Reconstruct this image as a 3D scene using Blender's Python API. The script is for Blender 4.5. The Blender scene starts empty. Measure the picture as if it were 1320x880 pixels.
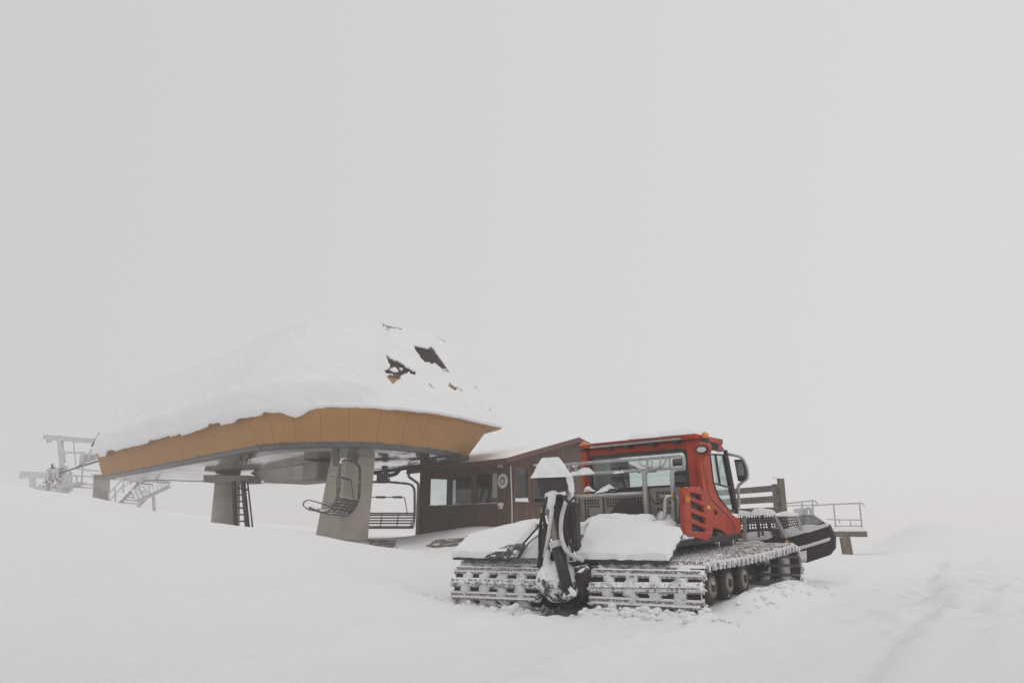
import bpy, math, random
import numpy as np
from mathutils import Vector, Matrix
random.seed(7)
scene = bpy.context.scene
COL = scene.collection
rad = math.radians

# ------------------------------------------------------------------ camera
cd = bpy.data.cameras.new('camera'); cam = bpy.data.objects.new('camera', cd); COL.objects.link(cam)
cam.location = (0, 0, 1.107)
cam.rotation_euler = (rad(90) + .26026, 0, 0)
cd.sensor_width = 36; cd.lens = 36 * 920 / 1320
cd.clip_start = .05; cd.clip_end = 2000
scene.camera = cam

# ------------------------------------------------------------------ sky, sun, exposure
SUN_EL, SUN_AZ = rad(72), rad(150)          # a hidden sun, high behind the camera
wd = bpy.data.worlds.new('World'); scene.world = wd; wd.use_nodes = True
nt = wd.node_tree; bg = nt.nodes['Background']
sky = nt.nodes.new('ShaderNodeTexSky'); sky.sky_type = 'NISHITA'; sky.sun_disc = False
sky.sun_elevation = SUN_EL; sky.sun_rotation = SUN_AZ; sky.dust_density = 6; sky.air_density = 1; sky.altitude = 1800
mx = nt.nodes.new('ShaderNodeMixRGB'); mx.inputs[0].default_value = .94      # the overcast: a grey cloud layer in front of the clear sky
tc = nt.nodes.new('ShaderNodeTexCoord'); sx_ = nt.nodes.new('ShaderNodeSeparateXYZ'); nt.links.new(tc.outputs['Generated'], sx_.inputs[0])
mr = nt.nodes.new('ShaderNodeMapRange'); mr.inputs[1].default_value = -1; mr.inputs[2].default_value = 1; mr.inputs[3].default_value = .89; mr.inputs[4].default_value = 1.11   # the cloud is a little thinner towards the right
nt.links.new(sx_.outputs[0], mr.inputs[0]); vm = nt.nodes.new('ShaderNodeVectorMath'); vm.operation = 'SCALE'; vm.inputs[0].default_value = (6.95, 6.84, 6.86)
nt.links.new(mr.outputs[0], vm.inputs['Scale']); nt.links.new(vm.outputs[0], mx.inputs[2])
nt.links.new(sky.outputs[0], mx.inputs[1]); nt.links.new(mx.outputs[0], bg.inputs[0])
bg.inputs[1].default_value = .1
sd = bpy.data.lights.new('sun', 'SUN'); sd.energy = .55; sd.angle = rad(18); sd.color = (1, .97, .94)
sun = bpy.data.objects.new('sun', sd); COL.objects.link(sun)
sun.rotation_euler = Vector((math.sin(SUN_AZ) * math.cos(SUN_EL), math.cos(SUN_AZ) * math.cos(SUN_EL), math.sin(SUN_EL))).to_track_quat('Z', 'Y').to_euler()
scene.view_settings.view_transform = 'Standard'; scene.view_settings.look = 'None'
scene.view_settings.exposure = 0; scene.view_settings.gamma = 1
scene.cycles.max_bounces = 8; scene.cycles.volume_bounces = 3; scene.cycles.transparent_max_bounces = 12
scene.cycles.use_denoising = True

# ------------------------------------------------------------------ materials
def _new(name):
    m = bpy.data.materials.new(name); m.use_nodes = True
    n = m.node_tree.nodes; return m, n, m.node_tree.links, n['Principled BSDF']
def noise(n, l, scale, detail=3, rough=.6, vec=None):
    t = n.new('ShaderNodeTexNoise'); t.inputs['Scale'].default_value = scale
    t.inputs['Detail'].default_value = detail; t.inputs['Roughness'].default_value = rough
    if vec is not None: l.new(vec, t.inputs['Vector'])
    return t.outputs['Fac']
def mth(n, l, op, a, b=None, clamp=False):
    t = n.new('ShaderNodeMath'); t.operation = op; t.use_clamp = clamp
    for i, x in enumerate((a, b)):
        if x is None: continue
        if isinstance(x, (int, float)): t.inputs[i].default_value = x
        else: l.new(x, t.inputs[i])
    return t.outputs[0]
def rng(n, l, x, a, b, c=0., d=1.):
    t = n.new('ShaderNodeMapRange'); t.interpolation_type = 'SMOOTHSTEP'
    t.inputs[1].default_value = a; t.inputs[2].default_value = b; t.inputs[3].default_value = c; t.inputs[4].default_value = d
    l.new(x, t.inputs[0]); return t.outputs[0]
SNOWC = (.86, .865, .875, 1)
def mat(name, col, rough=.6, metal=0., var=.18, spec=.5, scale=6., snow=0., frost=0., bump=.0, bscale=40., stretch=None, grime=None, snow_scale=7.):
    """snow: how much lies on upward faces; frost: patchy rime on any face; grime: (colour, amount)"""
    m, n, l, p = _new(name); p.inputs['Specular IOR Level'].default_value = spec
    g = n.new('ShaderNodeNewGeometry'); pos = g.outputs['Position']
    vec = pos
    if stretch:
        mp = n.new('ShaderNodeMapping'); mp.inputs['Scale'].default_value = stretch; l.new(pos, mp.inputs[0]); vec = mp.outputs[0]
    f = noise(n, l, scale, 4, .65, vec)
    mix = n.new('ShaderNodeMixRGB'); l.new(rng(n, l, f, .3, .7), mix.inputs[0])
    mix.inputs[1].default_value = tuple(c * (1 - var) for c in col) + (1,)
    mix.inputs[2].default_value = tuple(min(1, c * (1 + var)) for c in col) + (1,)
    out = mix.outputs[0]
    if grime:
        gf = rng(n, l, noise(n, l, scale * .45, 6, .7, vec), .5, .72, 0, grime[1])
        m2 = n.new('ShaderNodeMixRGB'); l.new(gf, m2.inputs[0]); l.new(out, m2.inputs[1]); m2.inputs[2].default_value = tuple(grime[0]) + (1,); out = m2.outputs[0]
    rough_out = None
    if snow or frost:
        sep = n.new('ShaderNodeSeparateXYZ'); l.new(g.outputs['Normal'], sep.inputs[0])
        sn = noise(n, l, snow_scale, 5, .7, pos)
        fac = None
        if snow:
            a = mth(n, l, 'ADD', mth(n, l, 'MULTIPLY', sep.outputs[2], .8), mth(n, l, 'MULTIPLY', mth(n, l, 'SUBTRACT', sn, .5), 2.2))
            fac = rng(n, l, a, .95 - snow, 1.15 - snow)
        if frost:
            b = rng(n, l, noise(n, l, snow_scale * 1.9, 6, .75, pos), .72 - frost, .84 - frost)
            fac = b if fac is None else mth(n, l, 'MAXIMUM', fac, b)
        ms = n.new('ShaderNodeMixRGB'); l.new(fac, ms.inputs[0]); l.new(out, ms.inputs[1]); ms.inputs[2].default_value = SNOWC; out = ms.outputs[0]
        rr = n.new('ShaderNodeMix'); rr.inputs[2].default_value = rough; rr.inputs[3].default_value = .8; l.new(fac, rr.inputs[0]); l.new(rr.outputs[0], p.inputs['Roughness'])
        if metal:
            l.new(mth(n, l, 'MULTIPLY', mth(n, l, 'SUBTRACT', 1., fac), metal), p.inputs['Metallic'])
    else:
        l.new(rng(n, l, f, .2, .8, max(0, rough - .08), min(1, rough + .1)), p.inputs['Roughness']); p.inputs['Metallic'].default_value = metal
    l.new(out, p.inputs['Base Color'])
    if bump:
        b = n.new('ShaderNodeBump'); b.inputs['Strength'].default_value = bump; b.inputs['Distance'].default_value = .02
        l.new(noise(n, l, bscale, 4, .6, vec), b.inputs['Height']); l.new(b.outputs[0], p.inputs['Normal'])
    return m
def snow_mat(name, col=(.9, .9, .905), fine=1.):
    m, n, l, p = _new(name)
    g = n.new('ShaderNodeNewGeometry'); pos = g.outputs['Position']
    f = noise(n, l, .7, 5, .6, pos)
    mix = n.new('ShaderNodeMixRGB'); l.new(f, mix.inputs[0])
    mix.inputs[1].default_value = tuple(c * .975 for c in col) + (1,); mix.inputs[2].default_value = tuple(min(1, c * 1.01) for c in col) + (1,)
    l.new(mix.outputs[0], p.inputs['Base Color']); p.inputs['Roughness'].default_value = .75
    p.inputs['Specular IOR Level'].default_value = .25
    h = mth(n, l, 'ADD', mth(n, l, 'MULTIPLY', noise(n, l, 9, 6, .7, pos), .7), mth(n, l, 'MULTIPLY', noise(n, l, 55, 5, .75, pos), .4))
    b = n.new('ShaderNodeBump'); b.inputs['Strength'].default_value = .8 * fine; b.inputs['Distance'].default_value = .05
    l.new(h, b.inputs['Height']); l.new(b.outputs[0], p.inputs['Normal'])
    return m
def glass_mat(name, tint, gloss=.12, alpha=.75, rough=.03):
    m = bpy.data.materials.new(name); m.use_nodes = True
    n = m.node_tree.nodes; l = m.node_tree.links; n.remove(n['Principled BSDF'])
    t = n.new('ShaderNodeBsdfTransparent'); t.inputs[0].default_value = tuple(c * alpha for c in tint) + (1,)
    gl = n.new('ShaderNodeBsdfGlossy'); gl.inputs['Roughness'].default_value = rough; gl.inputs[0].default_value = (.9, .9, .9, 1)
    lw = n.new('ShaderNodeLayerWeight'); lw.inputs[0].default_value = .5      # facing is symmetric for both sides of a thin pane
    a = mth(n, l, 'ADD', mth(n, l, 'MULTIPLY', mth(n, l, 'POWER', lw.outputs['Facing'], 5.), .8), gloss * .5, True)
    g = n.new('ShaderNodeNewGeometry')
    a = mth(n, l, 'ADD', a, mth(n, l, 'MULTIPLY', rng(n, l, noise(n, l, 3., 4, .6, g.outputs['Position']), .45, .75), .05), True)
    mxs = n.new('ShaderNodeMixShader'); l.new(a, mxs.inputs[0]); l.new(t.outputs[0], mxs.inputs[1]); l.new(gl.outputs[0], mxs.inputs[2])
    l.new(mxs.outputs[0], n['Material Output'].inputs[0]); return m

M = {}
M['snow'] = snow_mat('snow')
M['packed'] = snow_mat('packed snow', (.78, .775, .77), .7)
M['orange'] = mat('orange sheet metal', (.41, .215, .075), .6, 0, .06, spec=.3, scale=1.6, grime=((.33, .175, .06), .4), bump=.08, bscale=9)
M['roof_sheet'] = mat('orange roof sheet', (.42, .21, .075), .6, 0, .15, scale=5, frost=.12)
M['soffit'] = mat('glossy grey soffit sheet', (.40, .39, .37), .10, .85, .06, scale=.8, bump=.05, bscale=.9)
M['rim'] = mat('grey rim sheet', (.13, .125, .12), .35, .3, .2, scale=3)
M['concrete'] = mat('grey painted steel column', (.46, .42, .35), .65, 0, .1, scale=1.6, grime=((.27, .245, .21), .5), bump=.08, bscale=25)
M['pillar'] = mat('fog brightened pillar grey', (.55, .52, .46), .7, 0, .1, scale=1.6, grime=((.42, .39, .34), .5), bump=.08, bscale=25)  # lighter than the column: the fog's brightening is painted into this grey
M['concrete_far'] = mat('weathered concrete', (.32, .30, .275), .8, 0, .15, scale=2., frost=.1, bump=.1, bscale=20)
M['steel'] = mat('galvanised steel', (.42, .42, .42), .42, .55, .12, scale=9, snow=.34)
M['steel_bare'] = mat('bare galvanised steel', (.40, .395, .39), .45, .5, .12, scale=9)
M['chair'] = mat('dark chair steel', (.105, .088, .08), .5, .2, .2, scale=9, snow=.62, frost=.06)
M['dark_steel'] = mat('dark painted steel', (.034, .026, .023), .5, .1, .25, scale=9, snow=.38, frost=.015)
M['black'] = mat('black plastic', (.018, .013, .0115), .5, 0, .3, scale=9)
M['rubber'] = mat('black rubber', (.021, .016, .0145), .75, 0, .3, scale=12, snow=.3, frost=.07, snow_scale=6)
M['tyre'] = mat('worn tyre rubber', (.042, .034, .030), .8, 0, .3, scale=12, frost=.12, snow_scale=6)
M['grouser'] = mat('icy steel grouser', (.21, .18, .155), .5, .25, .25, scale=9, snow=.95, frost=.22, snow_scale=17)
M['red'] = mat('red cab paint', (.43, .040, .009), .5, 0, .16, spec=.22, scale=3, grime=((.25, .028, .014), .65), snow=.26, snow_scale=9)
M['red_dark'] = mat('dull red paint', (.25, .024, .014), .45, 0, .12, scale=3)
M['plate'] = mat('aluminium plate', (.27, .25, .225), .5, .35, .14, scale=5, snow=.1)
M['wood'] = mat('brown stained board', (.10, .050, .025), .75, 0, .3, scale=3, stretch=(6, 6, .5), bump=.12, bscale=20, grime=((.10, .06, .04), .4))
M['wood_gable'] = mat('faded brown gable board', (.115, .066, .044), .75, 0, .2, scale=3, stretch=(6, 6, .5), bump=.12, bscale=20)
M['trim'] = mat('red brown trim', (.125, .05, .038), .6, 0, .15, scale=4)
M['post'] = mat('weathered timber', (.16, .125, .09), .85, 0, .25, scale=4, stretch=(5, 5, .6), snow=.25, frost=.03, bump=.2, bscale=15)
M['rail_wood'] = mat('frosted timber rail', (.12, .10, .085), .85, 0, .25, scale=4, snow=.45, frost=.15, bump=.2, bscale=15)
M['white'] = mat('white enamel', (.62, .62, .58), .45, 0, .08, scale=12)
M['pale'] = mat('pale paper', (.40, .38, .31), .8, 0, .1, scale=20)
M['grey_print'] = mat('grey green print', (.17, .19, .17), .6, 0, .4, scale=30)
M['amber'] = mat('amber lens', (.72, .20, .02), .25, 0, .12, scale=20)
M['yellow'] = mat('yellow sticker', (.62, .40, .05), .5, 0, .1, scale=30)
M['glass'] = glass_mat('greenish cab glass', (.93, .975, .955), .08, .96)
M['hut_glass'] = glass_mat('dusty hut glass', (.75, .80, .78), .1, .75)
M['clear'] = glass_mat('pale window glass', (.955, .985, .98), .06, .98)
M['window_dark'] = mat('dark acrylic roof light', (.034, .019, .014), .7, 0, .25, spec=.2, scale=4)
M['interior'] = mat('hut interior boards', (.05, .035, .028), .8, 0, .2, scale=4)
M['cabin'] = mat('dark cab lining', (.03, .026, .025), .8, 0, .2, scale=6)
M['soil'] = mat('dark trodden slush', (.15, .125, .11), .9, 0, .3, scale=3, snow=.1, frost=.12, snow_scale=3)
M['mirror'] = mat('mirror glass', (.62, .68, .66), .25, 1., .03, scale=5)
M['fog_pale_steel'] = mat('fog paled galvanised steel', (.52, .515, .515), .6, 0, .12, scale=3, snow=.45, frost=.1)  # base colour paled to stand in for fog fading the distant steel
M['fog_pale_rime'] = mat('fog paled rime crusted steel', (.56, .55, .545), .7, 0, .15, scale=5, snow=.5, frost=.15, snow_scale=5)  # rime, plus a base colour paled in place of distance fog

# ------------------------------------------------------------------ mesh helpers
def V(*a): return Vector(a)
class MB:
    def __init__(s): s.v = []; s.f = []
    def add(s, vs, fs):
        o = len(s.v); s.v += [tuple(x) for x in vs]; s.f += [tuple(i + o for i in f) for f in fs]; return s
    def hexa(s, b, t):                         # bottom quad, top quad (same order, counter-clockwise from above)
        return s.add(list(b) + list(t), [(3, 2, 1, 0), (4, 5, 6, 7), (0, 1, 5, 4), (1, 2, 6, 5), (2, 3, 7, 6), (3, 0, 4, 7)])
    def box(s, lo, hi):
        (a, b, c), (d, e, f) = lo, hi
        return s.hexa([(a, b, c), (d, b, c), (d, e, c), (a, e, c)], [(a, b, f), (d, b, f), (d, e, f), (a, e, f)])
    def bar(s, p, q, w, h, up=(0, 0, 1)):      # rectangular bar from p to q
        p, q = Vector(p), Vector(q); d = (q - p).normalized(); u = Vector(up)
        if abs(d.dot(u)) > .98: u = Vector((0, 1, 0))
        r = d.cross(u).normalized(); u = r.cross(d).normalized(); r *= w / 2; u *= h / 2
        return s.add([p - r - u, p + r - u, p + r + u, p - r + u, q - r - u, q + r - u, q + r + u, q - r + u],
                     [(0, 1, 2, 3), (7, 6, 5, 4), (4, 5, 1, 0), (5, 6, 2, 1), (6, 7, 3, 2), (7, 4, 0, 3)])
    def prism(s, poly, t):                     # polygon extruded by vector t
        n = len(poly); t = Vector(t); a = [Vector(p) for p in poly]
        return s.add(a + [p + t for p in a], [tuple(range(n))[::-1], tuple(range(n, 2 * n))] + [(i, (i + 1) % n, n + (i + 1) % n, n + i) for i in range(n)])
    def tube(s, pts, r, n=8, cap=True, closed=False):
        P = [Vector(p) for p in pts]; k = len(P); R = r if isinstance(r, (list, tuple)) else [r] * k
        o = len(s.v); prev = None
        for i, p in enumerate(P):
            if closed: d = P[(i + 1) % k] - P[i - 1]
            else: d = P[min(i + 1, k - 1)] - P[max(i - 1, 0)]
            d.normalize()
            if prev is None:
                u = Vector((0, 0, 1)) if abs(d.z) < .9 else Vector((1, 0, 0))
            else: u = prev
            u = (u - d * u.dot(d)).normalized(); w = d.cross(u); prev = u
            sc = 1
            if 0 < i < k - 1 or closed:
                a = (P[i] - P[i - 1]).normalized(); b = (P[(i + 1) % k] - P[i]).normalized(); c = max(.5, math.sqrt(max(.01, (1 + a.dot(b)) / 2))); sc = 1 / c
            for j in range(n):
                t = 2 * math.pi * j / n; s.v.append(tuple(p + (u * math.cos(t) + w * math.sin(t)) * R[i] * (1 if sc == 1 else min(sc, 1.25))))
        m = k if closed else k - 1
        for i in range(m):
            for j in range(n):
                a, b = o + i * n + j, o + i * n + (j + 1) % n; c, d = o + ((i + 1) % k) * n + (j + 1) % n, o + ((i + 1) % k) * n + j
                s.f.append((a, b, c, d))
        if cap and not closed:
            s.f.append(tuple(o + j for j in range(n))[::-1]); s.f.append(tuple(o + (k - 1) * n + j for j in range(n)))
        return s
    def cyl(s, p, q, r, n=16, r2=None): return s.tube([p, q], [r, r if r2 is None else r2], n)
    def grid(s, fn, nu, nv, keep=None):
        o = len(s.v)
        for i in range(nu + 1):
            for j in range(nv + 1): s.v.append(tuple(fn(i / nu, j / nv)))
        for i in range(nu):
            for j in range(nv):
                if keep is None or keep((i + .5) / nu, (j + .5) / nv):
                    a = o + i * (nv + 1) + j; s.f.append((a, a + nv + 1, a + nv + 2, a + 1))
        return s
    def mesh(s, name, m, smooth=False, off=(0, 0, 0)):
        me = bpy.data.meshes.new(name); o = off
        me.from_pydata([(x - o[0], y - o[1], z - o[2]) for x, y, z in s.v], [], s.f); me.materials.append(m)
        if smooth: me.polygons.foreach_set('use_smooth', [True] * len(me.polygons))
        me.update(); return me
    def build(s, name, m, parent=None, smooth=False, bevel=0, off=None, fix=True):
        off = off if off is not None else (parent.get('_o', (0, 0, 0)) if parent is not None else (0, 0, 0))
        me = s.mesh(name, m, smooth, off)
        ob = bpy.data.objects.new(name, me); COL.objects.link(ob)
        if parent is not None:
            ob.parent = parent
            if '_o' in parent and not parent.get('_t'): ob['_o'] = parent['_o']
        if bevel:
            b = ob.modifiers.new('bevel', 'BEVEL'); b.width = bevel; b.segments = 2; b.limit_method = 'ANGLE'; b.angle_limit = rad(40)
        return ob
def tag(o, label=None, cat=None, group=None, kind=None):
    if label: o['label'] = label
    if cat: o['category'] = cat
    if group: o['group'] = group
    if kind: o['kind'] = kind
    return o
def thing(name, loc, label, cat, group=None, rot=None, local=False):
    """an Empty at the thing's base; parts are given in world coordinates unless local"""
    o = bpy.data.objects.new(name, None); COL.objects.link(o); o.empty_display_size = .2
    if rot is not None: o.matrix_world = Matrix.Translation(loc) @ rot.to_4x4()
    else: o.location = loc
    o['_o'] = (0., 0., 0.) if local else tuple(float(c) for c in loc)
    return tag(o, label, cat, group)
def copy_part(o, parent, loc=None, mw=None):
    c = o.copy(); COL.objects.link(c); c.parent = parent
    if mw is not None: c.matrix_local = mw
    elif loc is not None: c.location = loc
    return c
def lerp(a, b, t): return tuple(x + (y - x) * t for x, y in zip(a, b))

# value noise on numpy arrays
_T = np.random.RandomState(3).rand(512, 512)
def vnoise(x, y, s):
    x = np.asarray(x, float) / s + 1000.3; y = np.asarray(y, float) / s + 1000.7
    xi = np.floor(x).astype(int); yi = np.floor(y).astype(int); fx = x - xi; fy = y - yi
    fx = fx * fx * (3 - 2 * fx); fy = fy * fy * (3 - 2 * fy)
    g = lambda i, j: _T[i % 512, j % 512]
    return (g(xi, yi) * (1 - fx) + g(xi + 1, yi) * fx) * (1 - fy) + (g(xi, yi + 1) * (1 - fx) + g(xi + 1, yi + 1) * fx) * fy - .5
def fbm(x, y, s, o=4, g=.5):
    r = 0; a = 1.
    for k in range(o): r = r + a * vnoise(x + 17.3 * k, y - 9.1 * k, s / 2 ** k); a *= g
    return r

def snow_pad(quad, thick, nu, nv, seed=0, amp=.03, sag=0., edge=.12, up=(0, 0, 1), rag=.0, lin=0):
    """a layer of snow lying on a quad a,b,c,d: rounded edges, lumpy top, closed underneath"""
    a, b, c, d = [np.array(q, float) for q in quad]; up = np.array(up, float); mb = MB()
    side = (np.linalg.norm(b - a) + np.linalg.norm(c - d)) / 2; dep = (np.linalg.norm(d - a) + np.linalg.norm(c - b)) / 2
    def fn(u, v):
        ru = .0; p = (a * (1 - u) + b * u) * (1 - v) + (d * (1 - u) + c * u) * v
        e = min(min(u, 1 - u) * side, min(v, 1 - v) * dep) / edge; e = min(1, e); r = e ** lin if lin else math.sqrt(max(0, 1 - (1 - e) ** 2))
        nz = float(fbm(u * side + seed * 3.1, v * dep + seed * 5.7, .35, 3)) * 2 * amp
        if rag:
            cen = (a + b + c + d) / 4; k = (1 - e) * rag * float(vnoise(u * side * 1.0 + seed, v * dep + seed * 2, .13)) * 2
            p = p + (p - cen) / max(.01, np.linalg.norm(p - cen)) * k
        return p + up * (thick * r + nz * r)
    mb.grid(fn, nu, nv)
    rim = [i * (nv + 1) for i in range(nu + 1)] + [nu * (nv + 1) + j for j in range(1, nv + 1)] + [i * (nv + 1) + nv for i in range(nu - 1, -1, -1)] + [j for j in range(nv - 1, 0, -1)]
    mb.f.append(tuple(rim)[::-1] if False else tuple(rim))
    return mb
def arc(c, r, a0, a1, n, e1, e2):
    c, e1, e2 = Vector(c), Vector(e1), Vector(e2)
    return [c + (e1 * math.cos(a0 + (a1 - a0) * i / n) + e2 * math.sin(a0 + (a1 - a0) * i / n)) * r for i in range(n + 1)]
def round_path(pts, r, n=4):
    P = [Vector(p) for p in pts]; out = [P[0]]
    for i in range(1, len(P) - 1):
        a = (P[i - 1] - P[i]); b = (P[i + 1] - P[i]); k = min(r, a.length * .45, b.length * .45)
        p0, p1 = P[i] + a.normalized() * k, P[i] + b.normalized() * k
        for j in range(n + 1):
            t = j / n; out.append(p0 * (1 - t) ** 2 + P[i] * 2 * t * (1 - t) + p1 * t * t)
    out.append(P[-1]); return out

# ------------------------------------------------------------------ the snow groomer's frame on the ground (nose slightly uphill)
def rot3(yaw, pitch, roll):
    return Matrix.Rotation(-yaw, 3, 'Z') @ Matrix.Rotation(pitch, 3, 'X') @ Matrix.Rotation(-roll, 3, 'Y')
CAT_R = rot3(.625, .037, .015); CAT_O = V(.743, 11.024, 0)
def C(x, y, z): return tuple(CAT_R @ V(x, y, z) + CAT_O)

# ------------------------------------------------------------------ snow field
ctrl = [
 (-13.67, 12.00, 2.17), (-11.26, 12.20, 2.11), (-8.82, 12.50, 1.92), (-8.18, 12.80, 1.79), (-7.46, 13.00, 1.69), (-6.76, 13.30, 1.52), (-6.03, 13.60, 1.34), (-5.3, 14.00, 1.19), (-4.29, 14.60, 1.06), (-3.66, 15.20, 0.953), (-2.97, 15.80, 0.788), (-2.24, 16.50, 0.658), (-1.56, 17.00, 0.543),
 (-6.25, 7.5, 0.547), (-5.75, 8.4, 0.686), (-3.7, 5.6, 0.106), (-4.67, 9.8, 0.568), (-2.76, 6, 0.034), (-3.04, 11.30, 0.43), (-1.64, 6.3, 0.00939), (-1.66, 11.50, 0.249), (-0.36, 6, 0.00642), (0.84, 6, 0.023), (2.04, 6, 0.023), (3.84, 6, 0.023), (0.34, 8.4, -0.0035), (2.47, 8.4, -0.0035),
 (-14,8,2.4), (-24,10,3.2), (-10,3,.8), (0,1,-.02), (8,2,-.1), (-3,-12,0), (10,-12,-.2), (-25,-12,1.),
 (-16.5,16.5,1.7), (-11.5,17.0,1.15), (-8.5,18.2,.72), (-6.,19.5,.55),
 (-24,20,2.2), (-22.5,27,1.7), (-12.5,33,.95), (-16,25,1.1), (-8,27,.8), (-4.55,22,.80), (-5.8,24,.8), (-3.5,21.5,.74),
 (-3.27, 26.20, 0.921), (-1.51, 24.00, 1.25), (-0.475, 22.60, 1.2), (-2.14, 20.50, 0.714), (-3.68, 22.00, 0.773), (-0.102, 19.50, 0.811), (2.5,21.5,1.0), (-1,29.5,.95), (6,27,.9), (5,19,.6),
 (6.57, 15.50, 0.224), (9.78, 20.00, 0.423), (8.94, 16.00, 0.195), (11.44, 17.00, 0.205), (6.39, 9.5, 0.0315), (5.39, 9.8, -0.00244), (4.55, 10.60, 0.00846), (11.97, 26.00, 0.322), (8.71, 22.00, 0.42), (13.01, 24.00, 0.406),
 (13.82, 28.50, 0.332), (14.87, 29.00, 0.696), (15.59, 29.00, 1.06), (16.43, 29.40, 1.11), (18.25, 30.00, 0.955), (19.28, 30.40, 0.707), (20.78, 31.00, 0.762), (21.62, 31.00, 0.918), (25.38, 31.00, 1.01),
 (17,36,-.3), (20,36,-.7), (24,37,-.7), (11,33,.2), (7.5,22,.55), (28,37,.0), (30,20,.3), (22,12,0),
 (-30,46,3.2), (-20.5,40,2.1), (-22.5,40,2.2), (-50,70,4.2), (-12,45,1.2), (0,45,1.0), (14,48,-.3), (40,50,-1.2), (28,40,-.5),
 (0,90,-3.), (60,90,-5.), (30,60,-1.5), (-70,95,0.), (0,200,-14.), (130,200,-16.), (-130,200,-12.), (120,20,-3.), (-110,10,4.), (50,30,-.6)]
ctrl += [C(x, y, z) for x, y, z in ((-2.2, -.3, .02), (0, -.3, -.05), (2.2, -.3, .02), (-2.2, 2.4, 0), (0, 2.4, 0), (2.2, 2.4, .05), (-2.2, 5, 0), (0, 5, -.05), (2.2, 5, -.05))]
K = np.array(ctrl, float)
def _phi(r): return r               # biharmonic-like linear kernel: no overshoot
def solve(K):
    n = len(K); d = np.linalg.norm(K[:, None, :2] - K[None, :, :2], axis=2)
    A = np.zeros((n + 3, n + 3)); A[:n, :n] = np.sqrt(d * d + 1.0); A[:n, n] = 1; A[:n, n + 1:] = K[:, :2]; A[n:, :n] = A[:n, n:].T
    return np.linalg.solve(A, np.concatenate([K[:, 2], [0, 0, 0]]))
W8 = solve(K)
def base_z(x, y):
    r = W8[-3] + W8[-2] * x + W8[-1] * y
    for i in range(len(K)): r = r + W8[i] * np.sqrt((x - K[i, 0]) ** 2 + (y - K[i, 1]) ** 2 + 1.0)
    return r
CRI = np.array(CAT_R.inverted())
def cat_xy(x, y, z):
    d = np.stack([x - CAT_O.x, y - CAT_O.y, z - CAT_O.z]); q = np.tensordot(CRI, d, 1); return q[0], q[1]
def sst(a, b, x): t = np.clip((x - a) / (b - a), 0, 1); return t * t * (3 - 2 * t)
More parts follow.
